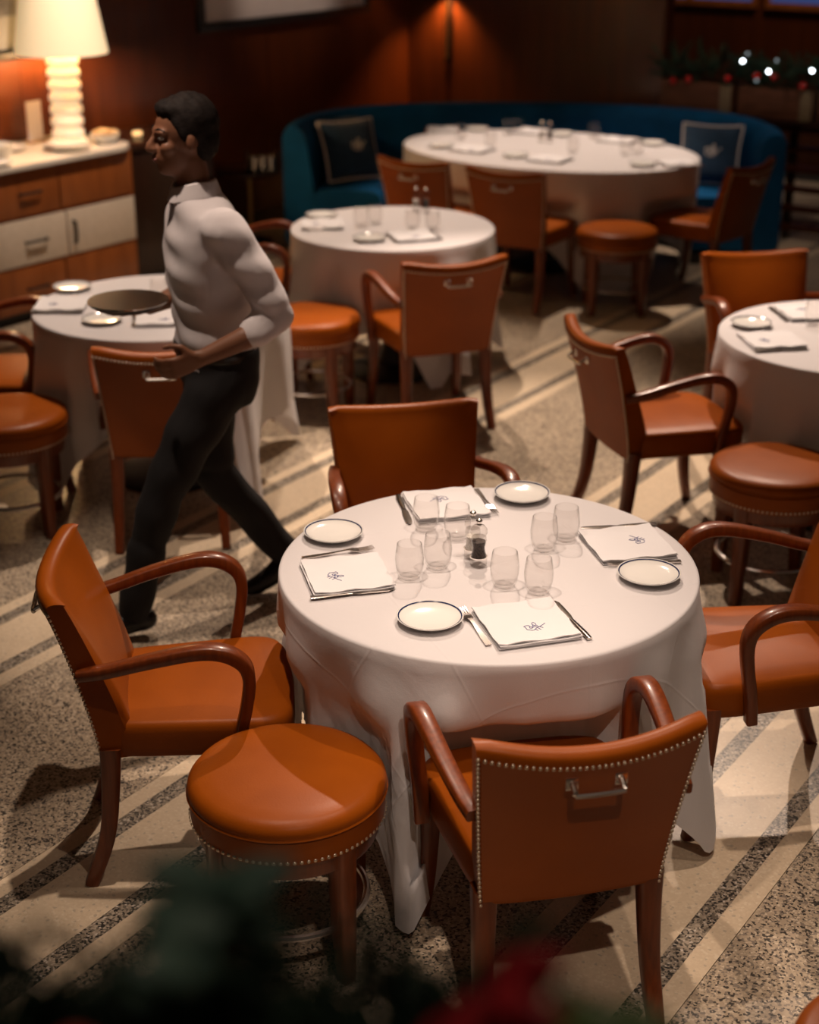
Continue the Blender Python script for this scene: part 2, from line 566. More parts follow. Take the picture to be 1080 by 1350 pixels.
def build_chair(arms=True):
    root = thing('armchair' if arms else 'side_chair', 'x', 'chair')
    # seat cushion: stacked rounded outlines
    def outline(k, z, crown=0.0):
        pts = []
        for i in range(48):
            a = 2 * PI * i / 48
            c, s_ = math.cos(a), math.sin(a)
            e = 0.30
            x = math.copysign(abs(c) ** e, c)
            y = math.copysign(abs(s_) ** e, s_)
            hw = 0.228 + 0.020 * y                      # wider in front
            yy = 0.245 * y + 0.018 + (0.02 * (1 - x * x) if y > 0 else 0)
            pts.append((x * hw * k, yy * k + 0.0 * (1 - k), z + crown * (1 - max(abs(x), abs(y)) ** 2)))
        return pts
    zs = [(0.955, SEAT_B), (0.985, SEAT_B + 0.006), (1.0, SEAT_B + 0.03), (1.0, SEAT_T - 0.028), (0.992, SEAT_T - 0.014), (0.968, SEAT_T - 0.004), (0.92, SEAT_T + 0.001), (0.7, SEAT_T + 0.008), (0.4, SEAT_T + 0.012), (0.1, SEAT_T + 0.013)]
    MB().loft([outline(k, z) for k, z in zs]).build('seat', M['leather'], root, ang=60)
    # backrest: section swept across the width
    rings = []
    NS = 17
    for i in range(NS):
        s = -1 + 2 * i / (NS - 1)
        ring = []
        ts = [0.0, 0.2, 0.4, 0.6, 0.8, 0.92, 1.0]
        rnd = max(0.0, (abs(s) - 0.86) / 0.14)
        for t in ts:                                     # outer face upward
            ring.append((s * back_half(t), back_y(s, t), back_z(t, s)))
        tht = 0.052
        zt = back_z(1.0, s)
        for a in (40, 75, 110, 145):                     # rolled top
            ring.append((s * back_half(1), back_y(s, 1) + tht / 2 - tht / 2 * math.cos(R(a)) * 1.0, zt + 0.020 * math.sin(R(a)) * (1 - 0.5 * rnd)))
        for t in reversed(ts):
            th = 0.052 + 0.052 * (1 - t) ** 0.9 - 0.022 * rnd * (1 - 0.5 * t)
            puff = 0.016 * (1 - s * s) * math.sin(PI * min(1, t * 1.02))
            ring.append((s * back_half(t) * (1 - 0.03 * rnd), back_y(s, t) + th + puff, back_z(t, s)))
        rings.append(ring)
    MB().loft(rings).build('backrest', M['leather'], root, ang=50)
    # outer panel, a thin skin framed by nails
    g, fs = [], []
    NX, NZ = 14, 9
    for k in range(2):
        for j in range(NZ + 1):
            t = 0.02 + 0.93 * j / NZ
            for i in range(NX + 1):
                s = (-1 + 2 * i / NX) * 0.965
                g.append((s * back_half(t), back_y(s, t) - (0.0035 if k == 0 else -0.004), back_z(t, s)))
    W1 = NX + 1
    off = W1 * (NZ + 1)
    for j in range(NZ):
        for i in range(NX):
            a = j * W1 + i
            fs.append((a, a + 1, a + 1 + W1, a + W1))
            fs.append((off + a, off + a + W1, off + a + 1 + W1, off + a + 1))
    bd = [i for i in range(W1)] + [j * W1 + NX for j in range(1, NZ + 1)] + [NZ * W1 + i for i in range(NX - 1, -1, -1)] + [j * W1 for j in range(NZ - 1, 0, -1)]
    for q in range(len(bd)):
        a, b = bd[q], bd[(q + 1) % len(bd)]
        fs.append((a, off + a, off + b, b))
    MB().add(g, fs).build('back_panel', M['leather_back'], root, ang=50)
    # nail heads round the panel
    nb = MB()
    pts = []
    for i in range(37):
        pts.append((-0.985 + 1.97 * i / 36, 0.955))
    for j in range(33):
        t = 0.0 + 0.955 * j / 33
        pts += [(-0.985, t), (0.985, t)]
    for s, t in pts:
        nb.ball((s * back_half(t) * 1.004, back_y(s, t) - 0.001, back_z(t, s)), 0.0052, 6, 4)
    tag(nb.build('nailhead_trim', M['nail'], root, ang=80), kind='stuff')
    # chrome pull on the outside of the back
    th = 0.845
    hz = back_z(th, 0.1)
    hy = back_y(0.12, th) - 0.004
    hp = MB().tube(spline([(-0.052, hy - 0.006, hz + 0.004), (-0.052, hy - 0.026, hz - 0.008), (-0.044, hy - 0.030, hz - 0.012), (0.044, hy - 0.030, hz - 0.012), (0.052, hy - 0.026, hz - 0.008), (0.052, hy - 0.006, hz + 0.004)], 3), 0.0070, 8, side=(0, 0.3, 1)).build('pull_handle', M['chrome'], root)
    for sx in (-1, 1):
        MB().box(sx * 0.053 - 0.014, sx * 0.053 + 0.014, hy - 0.006, hy + 0.006, hz - 0.013, hz + 0.016).build('mounting_plate', M['chrome'], hp, bevel=0.003)
    # legs
    for sx in (-1, 1):
        fp = spline([(sx * 0.213, 0.222, SEAT_B + 0.03), (sx * 0.214, 0.226, 0.27), (sx * 0.218, 0.236, 0.13), (sx * 0.224, 0.262, 0.0)], 4)
        n = len(fp)
        MB().sweep(fp, rect(1, 1, 0.2), side=(1, 0, 0), scale=[0.0245 - 0.0085 * i / (n - 1) for i in range(n)]).build('leg', M['wood'], root, ang=50)
        rp = spline([(sx * 0.192, -0.195, SEAT_B + 0.03), (sx * 0.194, -0.203, 0.28), (sx * 0.199, -0.222, 0.14), (sx * 0.205, -0.272, 0.0)], 4)
        MB().sweep(rp, rect(1, 1, 0.2), side=(1, 0, 0), scale=[0.0265 - 0.0095 * i / (n - 1) for i in range(n)]).build('leg', M['wood'], root, ang=50)
        if arms:
            ap = spline([(sx * 0.232, -0.255, 0.634), (sx * 0.244, -0.19, 0.645), (sx * 0.260, -0.08, 0.674), (sx * 0.270, 0.030, 0.696), (sx * 0.273, 0.098, 0.692), (sx * 0.272, 0.146, 0.660),
                         (sx * 0.269, 0.160, 0.612), (sx * 0.265, 0.152, 0.54), (sx * 0.259, 0.136, 0.46), (sx * 0.256, 0.126, 0.372)], 5)
            n2 = len(ap)
            MB().sweep(ap, rect(0.0185, 0.0145, 0.004), side=(1, 0, 0), scale=[1.0 + 0.22 * math.exp(-((i / n2 - 0.45) / 0.2) ** 2) for i in range(n2)]).build('arm', M['wood'], root, ang=50)
    return root


def build_stool():
    root = thing('round_stool', 'x', 'stool')
    T = 0.495
    prof = [(0.222, T - 0.050), (0.236, T - 0.046), (0.2375, T - 0.036), (0.2345, T - 0.024), (0.225, T - 0.012), (0.208, T - 0.005), (0.17, T - 0.001), (0.10, T + 0.001), (0.01, T + 0.002)]
    cu = MB().lathe(prof, 64).build('cushion', M['leather'], root, ang=60)
    MB().torus(0.2355, 0.0042, (0, 0, T - 0.046), 64, 6).build('piping', M['leather'], cu)
    MB().lathe([(0.20, T - 0.115), (0.230, T - 0.115), (0.2325, T - 0.10), (0.2325, T - 0.055), (0.20, T - 0.049)], 64).build('leather_band', M['leather'], root, ang=40)
    nb = MB()
    for i in range(92):
        a = 2 * PI * i / 92
        c = Vector((0.2335 * math.cos(a), 0.2335 * math.sin(a), T - 0.106))
        tt = Vector((-math.sin(a), math.cos(a), 0))
        rr = Vector((math.cos(a), math.sin(a), 0))
        nb.loft([[c + tt * (0.0048 * math.cos(q * PI / 3)) + Vector((0, 0, 0.0048 * math.sin(q * PI / 3))) for q in range(6)],
                 [c + rr * 0.0026 + tt * (0.0028 * math.cos(q * PI / 3)) + Vector((0, 0, 0.0028 * math.sin(q * PI / 3))) for q in range(6)]])
    tag(nb.build('nailhead_trim', M['nail'], root, ang=80), kind='stuff')
    MB().lathe([(0.185, T - 0.165), (0.214, T - 0.165), (0.2175, T - 0.155), (0.2175, T - 0.118), (0.185, T - 0.113)], 64).build('apron', M['wood'], root, ang=40)
    for i in range(4):
        a = R(45 + 90 * i - 3)
        rr = Vector((math.cos(a), math.sin(a), 0))
        p = [rr * 0.200 + Vector((0, 0, T - 0.112)), rr * 0.200 + Vector((0, 0, 0.26)), rr * 0.203 + Vector((0, 0, 0.12)), rr * 0.208]
        MB().sweep(p, rect(1, 1, 0.18), side=tuple(Vector((-rr.y, rr.x, 0))), scale=[0.0265, 0.025, 0.022, 0.0175]).build('leg', M['wood'], root, ang=50)
    MB().torus(0.186, 0.009, (0, 0, 0.145), 56, 8).build('foot_ring', M['chrome'], root)
    return root


arm0 = build_chair(True)
side0 = build_chair(False)
stool0 = build_stool()
used = set()
OBST = []      # footprints that push the hanging cloths aside


def place(proto, x, y, fdeg, label, group):
    """fdeg: compass angle of the facing direction, from +X counter-clockwise"""
    if proto.name in used:
        o = copy_tree(proto)
    else:
        o = proto
        used.add(proto.name)
    o.location = (x, y, 0)
    o.rotation_euler = (0, 0, R(fdeg - 90))
    o['label'] = label
    o['group'] = group
    OBST.append((x, y, R(fdeg - 90), proto.name.startswith('round_stool')))
    return o


GA, GS, GT = 'cognac leather armchairs', 'armless leather chairs at the oval table', 'round leather stools'
for x, y, a, lab in [
    (0.307, 3.045, 102.7, 'cognac leather armchair nearest the camera, its studded back and chrome pull facing us'),
    (-0.589, 3.613, 7.6, 'cognac leather armchair on the left of the near table, seen side-on'),
    (0.984, 3.84, 189.2, 'cognac leather armchair cut by the right edge, right of the near table'),
    (0.033, 4.525, 280.6, 'cognac leather armchair behind the near table, its front facing us'),
    (0.975, 5.74, 17.0, 'cognac leather armchair turned right towards the right-hand table, beside the empty floor'),
    (0.103, 7.07, 109.2, 'cognac leather armchair with its back to us at the middle table'),
    (-0.948, 5.76, 97.0, 'leather armchair right behind the walking waiter, its back to us'),
    (1.605, 6.645, 278.7, 'leather armchair on the far side of the right-hand table'),
    (-1.70, 6.32, 2.0, 'leather armchair cut by the left edge beside the table under the sideboard'),
    (-0.76, 7.86, -2.0, 'leather armchair left of the middle table, mostly hidden by the waiter'),
]:
    place(arm0, x, y, a, lab, GA)
for x, y, a, lab in [
    (0.185, 9.50, 56.1, 'armless leather chair backing the blue sofa cushion, left one at the oval table'),
    (0.686, 9.18, 62.0, 'armless leather chair beside the far stool with its back to us at the oval table'),
    (1.777, 9.34, 138.8, 'armless leather chair at the right end of the oval table, seen from its side'),
]:
    place(side0, x, y, a, lab, GS)
for x, y, a, lab in [
    (-0.29, 3.15, 90, 'round cognac stool in the left foreground between two armchairs'),
    (-1.575, 5.74, 100, 'round leather stool cut by the left edge, below the sideboard'),
    (-0.47, 7.13, 80, 'round leather stool between the waiter and the middle table'),
    (1.31, 5.17, 95, 'round leather stool at the right edge beside the right-hand table'),
    (1.21, 8.97, 92, 'small-looking round stool far back, pushed up to the oval table'),
    (0.93, 2.20, 90, 'sliver of a leather stool in the bottom right corner'),
]:
    place(stool0, x, y, a, lab, GT)

# ------------------------------------------------------------------ tables and cloths
TH = 0.75


def table_thing(cx, cy, label, ra, rb=None, rz=0.0):
    rb = rb or ra
    t = thing('dining_table', label, 'table', (cx, cy, 0), rz, 'pedestal tables under white cloths')
    n = 56
    el = lambda k, z: [(ra * k * math.cos(2 * PI * j / n), rb * k * math.sin(2 * PI * j / n), z) for j in range(n)]
    MB().loft([el(0.97, TH - 0.045), el(0.985, TH - 0.040), el(0.985, TH - 0.012), el(0.97, TH - 0.006)]).build('tabletop', M['wood'], t)
    MB().lathe([(0.08, 0.05), (0.055, 0.12), (0.045, 0.4), (0.05, 0.62), (0.10, TH - 0.045)], 24).build('column', M['black'], t)
    MB().lathe([(0.24, 0.0), (0.24, 0.014), (0.22, 0.024), (0.08, 0.05)], 40).build('base', M['black'], t)


def blocked(x, y):
    for ox, oy, rz, rnd in OBST:
        dx, dy = x - ox, y - oy
        if rnd:
            if dx * dx + dy * dy < 0.252 ** 2:
                return True
        else:
            c, s_ = math.cos(rz), math.sin(rz)
            lx, ly = dx * c + dy * s_, -dx * s_ + dy * c
            if abs(lx) < 0.268 and -0.3 < ly < 0.302:
                return True
    return False


def cloth(cx, cy, label, ra, rb, rz, half, corner, seed, floor_gap=0.03, halfb=None):
    """square (or oblong) cloth lying on a round or oval top; corner = direction of one corner"""
    rnd = random.Random(seed)
    n = 240
    ph = [rnd.uniform(0, 2 * PI) for _ in range(4)]
    halfb = halfb or half
    cols = []
    top_r = [0.15, 0.35, 0.55, 0.75, 0.88, 0.95, 0.982]
    NT = 22
    for j in range(n):
        a = 2 * PI * j / n
        ca, sa = math.cos(a), math.sin(a)
        Rr = ra * rb / math.hypot(rb * ca, ra * sa)
        b = a - corner + PI / 4
        cb, sb = abs(math.cos(b)), abs(math.sin(b))
        ext = min(half / max(cb, 1e-6), halfb / max(sb, 1e-6))
        drop = min(ext - Rr - 0.012, TH - floor_gap)
        cn = max(0.0, math.cos(4 * (a - corner)))        # 1 at the corners
        tri = lambda q: 2 * abs(2 * ((q / (2 * PI)) % 1.0) - 1) - 1
        fold = 0.50 * tri(8 * a + ph[0] + 0.5 * math.sin(2 * a)) + 0.40 * math.cos(13 * a + ph[1] + 0.7 * math.sin(3 * a)) + 0.30 * tri(19 * a + ph[2])
        twin = math.cos(8 * (a - corner))                # paired folds beside each corner
        col = []
        for k in top_r:
            col.append((Rr * k * ca, Rr * k * sa, TH + 0.004 + (0.0012 * math.sin(5 * a + 9 * k + ph[3]) if k > 0.3 else 0)))
        for ang in (20, 45, 70):
            q = R(ang)
            col.append(((Rr * 0.985 + 0.009 * math.sin(q)) * ca, (Rr * 0.985 + 0.009 * math.sin(q)) * sa, TH + 0.004 - 0.009 * (1 - math.cos(q))))
        for i in range(1, NT + 1):
            u = i / NT
            d = u * drop
            am = min(1.0, d / 0.13)
            am = am * am * (3 - 2 * am)
            rr = Rr * 0.985 + 0.0095 + am * (0.006 + 0.007 * fold + d * (0.085 * fold + 0.10 * cn - 0.03 + 0.06 * twin * (0.4 + cn)))
            rr = max(rr, Rr * 0.985 - 0.05 * am)
            z = TH - 0.006 - d + 0.006 * math.sin(17 * a + ph[1]) * u * u
            tw = 0.045 * am * d * math.sin(7 * a + ph[2])
            if z < 0.60:
                fr = min(1.0, (0.60 - z) / 0.10)
                r2 = rr
                wa = a + tw + rz
                while r2 > 0.2 and blocked(cx + r2 * math.cos(wa), cy + r2 * math.sin(wa)):
                    r2 -= 0.008
                rr += (r2 - rr) * fr * fr * (3 - 2 * fr)
            col.append((rr * math.cos(a + tw), rr * math.sin(a + tw), max(z, 0.006)))
        cols.append(col)
    m = len(cols[0])
    rings = [[cols[j][i] for j in range(n)] for i in range(m)]
    b = MB()
    b.loft(rings, caps=False)
    c0 = len(b.v)
    b.v.append((0, 0, TH + 0.004))
    for j in range(n):
        b.f.append((c0, j, (j + 1) % n))
    o = b.build('tablecloth', M['linen'], ang=180)
    # flat position of every vertex in the cloth, so that the pressed creases follow the fabric
    flat = []
    for i in range(m):
        for j in range(n):
            a = 2 * PI * j / n
            Rr = ra * rb / math.hypot(rb * math.cos(a), ra * math.sin(a))
            if i < len(top_r):
                q = Rr * top_r[i]
            elif i < len(top_r) + 3:
                q = Rr
            else:
                b2 = a - corner + PI / 4
                ext = min(half / max(abs(math.cos(b2)), 1e-6), halfb / max(abs(math.sin(b2)), 1e-6))
                q = Rr + (i - len(top_r) - 2) / NT * min(ext - Rr - 0.012, TH - floor_gap)
            flat.append((q * math.cos(a - corner + PI / 4), q * math.sin(a - corner + PI / 4)))
    flat.append((0.0, 0.0))
    uv = o.data.uv_layers.new(name='flat')
    vi = [0] * len(o.data.loops)
    o.data.loops.foreach_get('vertex_index', vi)
    buf = []
    for q in vi:
        buf += flat[q]
    uv.data.foreach_set('uv', buf)
    o.location = (cx, cy, 0)
    o.rotation_euler = (0, 0, rz)
    tag(o, label, 'tablecloth', 'white linen tablecloths')
    return o


TABLES = [
    (0.207, 3.73, 'round table near the camera under a white cloth, laid for four', 'white linen cloth on the sharp near table', 0.552, R(-22), 3),
    (-0.085, 7.79, 'round table in the middle distance under a white cloth', 'white linen cloth on the round table in front of the blue sofa', 0.515, R(-60), 8),
    (-1.04, 6.31, 'round table beyond the waiter under a white cloth', 'white linen cloth on the table partly hidden by the waiter', 0.525, R(-52), 14),
    (1.75, 5.86, 'round table cut by the right edge under a white cloth', 'white linen cloth on the table cut by the right edge', 0.535, R(-70), 21),
]
for cx, cy, l1, l2, r, cor, sd in TABLES:
    table_thing(cx, cy, l1, r)
    cloth(cx, cy, l2, r, r, 0, 0.93, cor, sd)
OC = (0.885, 10.05)
ORZ = math.atan2(-0.52, 0.854)
table_thing(OC[0], OC[1], 'large oval table before the blue sofa under a white cloth', 1.0, 0.70, ORZ)
cloth(OC[0], OC[1], 'long white linen cloth on the large oval table', 1.0, 0.70, ORZ, 1.42, R(45), 31, halfb=1.12)

# ------------------------------------------------------------------ tableware
ZT = TH + 0.0058


def lathe_obj(name, prof, m, parent=None, n=40, ang=50):
    return MB().lathe(prof, n).build(name, m, parent, ang=ang)


def build_plate():
    t = thing('bread_plate', 'x', 'plate')
    lathe_obj('dish', [(0.012, 0.003), (0.045, 0.003), (0.048, 0.0), (0.052, 0.0), (0.054, 0.004), (0.070, 0.0085), (0.0815, 0.0165), (0.0825, 0.0180), (0.0815, 0.0187), (0.069, 0.0115), (0.055, 0.0075), (0.012, 0.0068)], M['porcelain'], t, 48)
    MB().loft([[(r * math.cos(2 * PI * j / 48), r * math.sin(2 * PI * j / 48), z) for j in range(48)] for r, z in [(0.0760, 0.0158), (0.0790, 0.0176), (0.0788, 0.0181), (0.0758, 0.0163)]], caps=False).build('rim_band', M['blue_rim'], t)
    return t


def build_glass():
    t = thing('water_glass', 'x', 'glass')
    lathe_obj('bowl', [(0.004, 0.0), (0.024, 0.0), (0.0275, 0.003), (0.0325, 0.016), (0.0365, 0.036), (0.0378, 0.055), (0.0355, 0.076), (0.0318, 0.097), (0.0310, 0.0975), (0.0302, 0.097),
                       (0.0340, 0.076), (0.0364, 0.055), (0.0350, 0.036), (0.0312, 0.020), (0.0265, 0.0115), (0.022, 0.0095), (0.004, 0.0090)], M['glass'], t, 40, 60)
    return t


MONO = [[(300, 375), (390, 400), (470, 415), (600, 360), (740, 320), (900, 260)],
        [(270, 290), (360, 265), (440, 280), (410, 340), (480, 350), (530, 300), (545, 230), (600, 200), (645, 240), (600, 295), (545, 262)],
        [(300, 285), (312, 370)], [(530, 395), (580, 440)], [(620, 370), (670, 418)], [(700, 340), (762, 382)], [(640, 285), (655, 335)], [(450, 300), (500, 330), (560, 320), (620, 335)]]


def mono_mesh(k, z, wdt):
    b = MB()
    for st in MONO:
        p = [Vector(((u - 580) / 640 * k, -(v - 330) / 640 * k / 0.50, z)) for u, v in st]
        p = spline(p, 4) if len(p) > 2 else p
        b.sweep(p, rect(wdt, 0.00025), side=None)
    return b


def build_napkin():
    t = thing('napkin', 'x', 'napkin')
    w_ = 0.104
    for i, (z, dx, dy) in enumerate([(0.0, 0.0, 0.0), (0.0038, 0.002, -0.002), (0.0076, -0.001, 0.002)]):
        g, fs = [], []
        N = 10
        for k in range(2):
            for b in range(N + 1):
                for a in range(N + 1):
                    x, y = -1 + 2 * a / N, -1 + 2 * b / N
                    lift = 0.0022 * max(0, abs(x) - 0.8) / 0.2 * (1 + math.sin(7 * y + i)) + 0.0022 * max(0, abs(y) - 0.8) / 0.2 * (1 + math.sin(6 * x + 2 * i))
                    g.append((x * w_ + dx, y * w_ + dy, z + lift * (i / 2) + (0.0030 if k else 0)))
        n1 = N + 1
        of = n1 * n1
        for b in range(N):
            for a in range(N):
                q = b * n1 + a
                fs += [(q, q + n1, q + n1 + 1, q + 1), (of + q, of + q + 1, of + q + 1 + n1, of + q + n1)]
        bd = list(range(n1)) + [j * n1 + N for j in range(1, n1)] + [N * n1 + a for a in range(N - 1, -1, -1)] + [j * n1 for j in range(N - 1, 0, -1)]
        for q in range(len(bd)):
            a, b = bd[q], bd[(q + 1) % len(bd)]
            fs.append((a, b, of + b, of + a))
        fo = MB().add(g, fs).build('fold', M['napkin'], t, ang=60)
    mo = mono_mesh(0.058, 0.0112, 0.0008).build('monogram', M['blue_thread'], fo)
    mo.location = (0.012, -0.034, 0)
    mo['label'] = 'blue embroidered monogram'
    return t


def build_knife():
    t = thing('table_knife', 'x', 'knife')
    L = 0.215
    h = [(0, -L / 2, 0.004), (0, -L / 2 + 0.03, 0.0045), (0, -0.03, 0.0042), (0, 0.0, 0.004)]
    MB().sweep(h, [(0.0085, 0), (0.006, 0.0035), (-0.006, 0.0035), (-0.0085, 0), (-0.006, -0.0035), (0.006, -0.0035)], side=(1, 0, 0), scale=[0.9, 1.0, 0.85, 0.65]).build('handle', M['steel'], t, ang=60)
    b = [(0, -0.002, 0.004), (0, 0.02, 0.004), (0.0005, 0.07, 0.004), (0.0015, 0.095, 0.004), (0.003, L / 2, 0.004)]
    MB().sweep(b, [(0.0098, 0), (0, 0.001), (-0.0098, 0), (0, -0.001)], side=(1, 0, 0), scale=[0.6, 0.95, 1.05, 0.9, 0.2]).build('blade', M['steel'], t, ang=60)
    return t


def build_fork():
    t = thing('table_fork', 'x', 'fork')
    L = 0.20
    MB().sweep([(0, -L / 2, 0.003), (0, -0.06, 0.0035), (0, -0.01, 0.006), (0, 0.02, 0.0085), (0, 0.035, 0.008)], rect(0.0075, 0.0015), side=(1, 0, 0), scale=[1.0, 0.95, 0.55, 0.5, 0.8]).build('handle', M['steel'], t, ang=60)
    MB().sweep([(0, 0.033, 0.008), (0, 0.042, 0.0062), (0, 0.058, 0.0042)], rect(0.0115, 0.0012), side=(1, 0, 0), scale=[0.6, 1.0, 1.05]).build('neck', M['steel'], t, ang=60)
    for k in range(4):
        x = -0.0102 + 0.0068 * k
        MB().sweep([(x, 0.056, 0.0043), (x, 0.08, 0.0042), (x, L / 2, 0.0075)], rect(0.0017, 0.0011), side=(1, 0, 0), scale=[1, 1, 0.5]).build('tine', M['steel'], t)
    return t


def build_mill(kind):
    t = thing(kind + '_mill', 'x', 'mill')
    lathe_obj('body', [(0.005, 0.0), (0.0205, 0.0), (0.0225, 0.004), (0.0225, 0.022), (0.0175, 0.040), (0.0165, 0.052), (0.0205, 0.072), (0.0195, 0.082), (0.005, 0.084)], M['acrylic'], t, 24)
    lathe_obj('filling', [(0.004, 0.024), (0.0195, 0.025), (0.0200, 0.030), (0.0160, 0.041), (0.0150, 0.052), (0.0180, 0.070 if kind == 'pepper' else 0.062), (0.004, 0.071 if kind == 'pepper' else 0.063)], M[kind], t, 20)
    lathe_obj('head', [(0.005, 0.0845), (0.018, 0.0855), (0.0225, 0.094), (0.0220, 0.104), (0.0150, 0.113), (0.005, 0.115)], M['acrylic'], t, 24)
    kn = lathe_obj('knob', [(0.003, 0.115), (0.006, 0.116), (0.0045, 0.119), (0.0085, 0.124), (0.0085, 0.129), (0.005, 0.133), (0.001, 0.1335)], M['chrome'], t, 16)
    lathe_obj('base_ring', [(0.0205, 0.0235), (0.0236, 0.0235), (0.0236, 0.0275), (0.0205, 0.0275)], M['chrome'], t, 24)
    return t


PRO = {'plate': build_plate(), 'glass': build_glass(), 'napkin': build_napkin(), 'knife': build_knife(), 'fork': build_fork(), 'pepper': build_mill('pepper'), 'salt': build_mill('salt')}
GRP = {'plate': 'bread plates on the tables', 'glass': 'stemless water glasses', 'napkin': 'folded white napkins', 'knife': 'table knives', 'fork': 'table forks', 'pepper': 'pepper mills', 'salt': 'salt mills'}
pused = set()


def put(kind, x, y, rz, label, z=None, tilt=0.0):
    p = PRO[kind]
    if kind in pused:
        p = copy_tree(p)
    else:
        pused.add(kind)
    p.location = (x, y, ZT if z is None else z)
    p.rotation_euler = (tilt, 0, R(rz))
    tag(p, label, None, GRP[kind])
    return p


def along(kind, a, b, label, z=None):
    """cutlery lying with its handle towards a and its tip towards b"""
    put(kind, (a[0] + b[0]) / 2, (a[1] + b[1]) / 2, math.degrees(math.atan2(b[1] - a[1], b[0] - a[0])) - 90, label, z)


# the near table, laid for four
NT_ = [('in front of the near armchair', (0.050, 3.398), (0.283, 3.376, 16), ((0.434, 3.288), (0.357, 3.516)), ((0.188, 3.270), (0.128, 3.462))),
       ('at the left place of the near table', (-0.209, 3.917), (-0.163, 3.651, 14 - 90), ((-0.262, 3.518), (-0.028, 3.577)), ((-0.285, 3.765), (-0.098, 3.828))),
       ('at the right place of the near table', (0.620, 3.649), (0.590, 3.848, 13 + 90), ((0.690, 3.990), (0.474, 3.962)), ((0.720, 3.745), (0.520, 3.722))),
       ('at the far place of the near table', (0.328, 4.200), (0.104, 4.128, 14 + 180), ((-0.035, 4.212), (0.004, 3.985)), ((0.197, 4.253), (0.243, 4.062)))]
for where, pl, nk, kn, fk in NT_:
    put('plate', pl[0], pl[1], 0, 'white bread plate with a blue rim line ' + where)
    put('napkin', nk[0], nk[1], nk[2], 'folded white napkin with blue monogram ' + where, ZT + 0.0006)
    along('knife', kn[0], kn[1], 'steel knife beside the napkin ' + where)
    along('fork', fk[0], fk[1], 'steel fork tucked beside the napkin ' + where)
for x, y, lab in [(0.046, 3.960, 'clear glass over the far napkin, left of its pair'), (0.131, 3.902, 'clear glass touching the mills, right of the far pair'),
                  (0.000, 3.650, 'clear glass beside the left napkin, nearer of its pair'), (0.074, 3.712, 'clear glass left of the pepper mill, farther of the left pair'),
                  (0.243, 3.600, 'clear glass right of the pepper mill, left of the front pair'), (0.327, 3.560, 'clear glass just behind the front napkin, right of the front pair'),
                  (0.362, 3.826, 'clear glass left of the right pair on the near table'), (0.427, 3.893, 'clear glass closest to the far end of the right napkin')]:
    put('glass', x, y, 0, lab)
put('salt', 0.168, 3.778, 0, 'clear salt mill with a chrome knob behind the pepper mill')
put('pepper', 0.182, 3.726, 0, 'clear pepper mill filled with dark peppercorns at the near table centre')


def setting(pl, ang, where, dn=0.22):
    """plate at pl, diner looks along ang; napkin to the right of the plate"""
    f = Vector((math.cos(R(ang)), math.sin(R(ang))))
    r = Vector((f.y, -f.x))
    p = Vector(pl)
    put('plate', p.x, p.y, 0, 'white bread plate ' + where)
    n = p + r * dn
    put('napkin', n.x, n.y, ang - 90, 'folded white napkin ' + where, ZT + 0.0006)
    a = n + r * 0.118
    along('knife', tuple(a - f * 0.11), tuple(a + f * 0.11), 'steel knife ' + where)
    a = n - r * 0.112
    along('fork', tuple(a - f * 0.10), tuple(a + f * 0.10), 'steel fork ' + where)


setting((-0.196, 7.494), 106, 'on the near side of the middle table')
setting((-0.455, 8.02), 4, 'on the left side of the middle table', 0.2)
for x, y, lab in [(-0.245, 7.80, 'left glass of the pair near the sofa side of the middle table'), (-0.175, 7.86, 'second glass of the left pair on the middle table'),
                  (0.015, 7.74, 'left glass below the mills on the middle table'), (0.115, 7.72, 'right glass below the mills on the middle table')]:
    put('glass', x, y, 0, lab)
put('salt', 0.035, 8.16, 0, 'salt mill standing on the middle table')
put('pepper', 0.085, 8.13, 0, 'pepper mill standing on the middle table')
setting((-1.235, 6.052), 97, 'in front of the armchair behind the waiter', 0.24)
setting((-1.455, 6.56), 2, 'on the left side of the table behind the waiter', 0.27)
for x, y, lab in [(-1.05, 6.36, 'glass on the table behind the waiter, nearer one'), (-0.97, 6.42, 'glass on the table behind the waiter, farther one')]:
    put('glass', x, y, 0, lab)
setting((1.361, 5.998), 8, 'at the left place of the right-hand table', 0.23)
setting((1.86, 6.20), 278, 'at the far place of the right-hand table', 0.24)
for x, y, lab in [(1.61, 6.00, 'left glass on the right-hand table'), (1.68, 5.93, 'right glass on the right-hand table')]:
    put('glass', x, y, 0, lab)
OV = [((0.205, 10.13), 57, 'at the left place of the oval table'), ((0.660, 9.77), 60, 'on the near side of the oval table'), ((1.409, 9.48), 100, 'at the right place of the oval table'),
      ((0.46, 10.78), 270, 'at the far left place of the oval table'), ((1.02, 10.58), 240, 'at the far middle place of the oval table'), ((1.575, 10.22), 240, 'at the far right place of the oval table')]
for pl, ang, where in OV:
    setting(pl, ang, where, 0.23)
for i, (x, y, lab) in enumerate([(0.34, 10.42, 'glass at the left end of the oval table'), (0.52, 10.12, 'glass by the near left napkin of the oval table'), (0.66, 10.62, 'glass at the far left of the oval table'),
                                 (1.03, 9.90, 'glass on the near middle of the oval table'), (1.35, 9.83, 'glass by the right chair of the oval table'), (1.22, 10.46, 'glass at the far middle of the oval table'),
                                 (1.43, 9.88, 'second glass by the right chair of the oval table'), (0.74, 10.66, 'second glass at the far left of the oval table')]):
    put('glass', x, y, 0, lab)
put('pepper', 0.915, 10.30, 0, 'pepper mill on the oval table')
put('salt', 0.865, 10.34, 0, 'salt mill on the oval table')

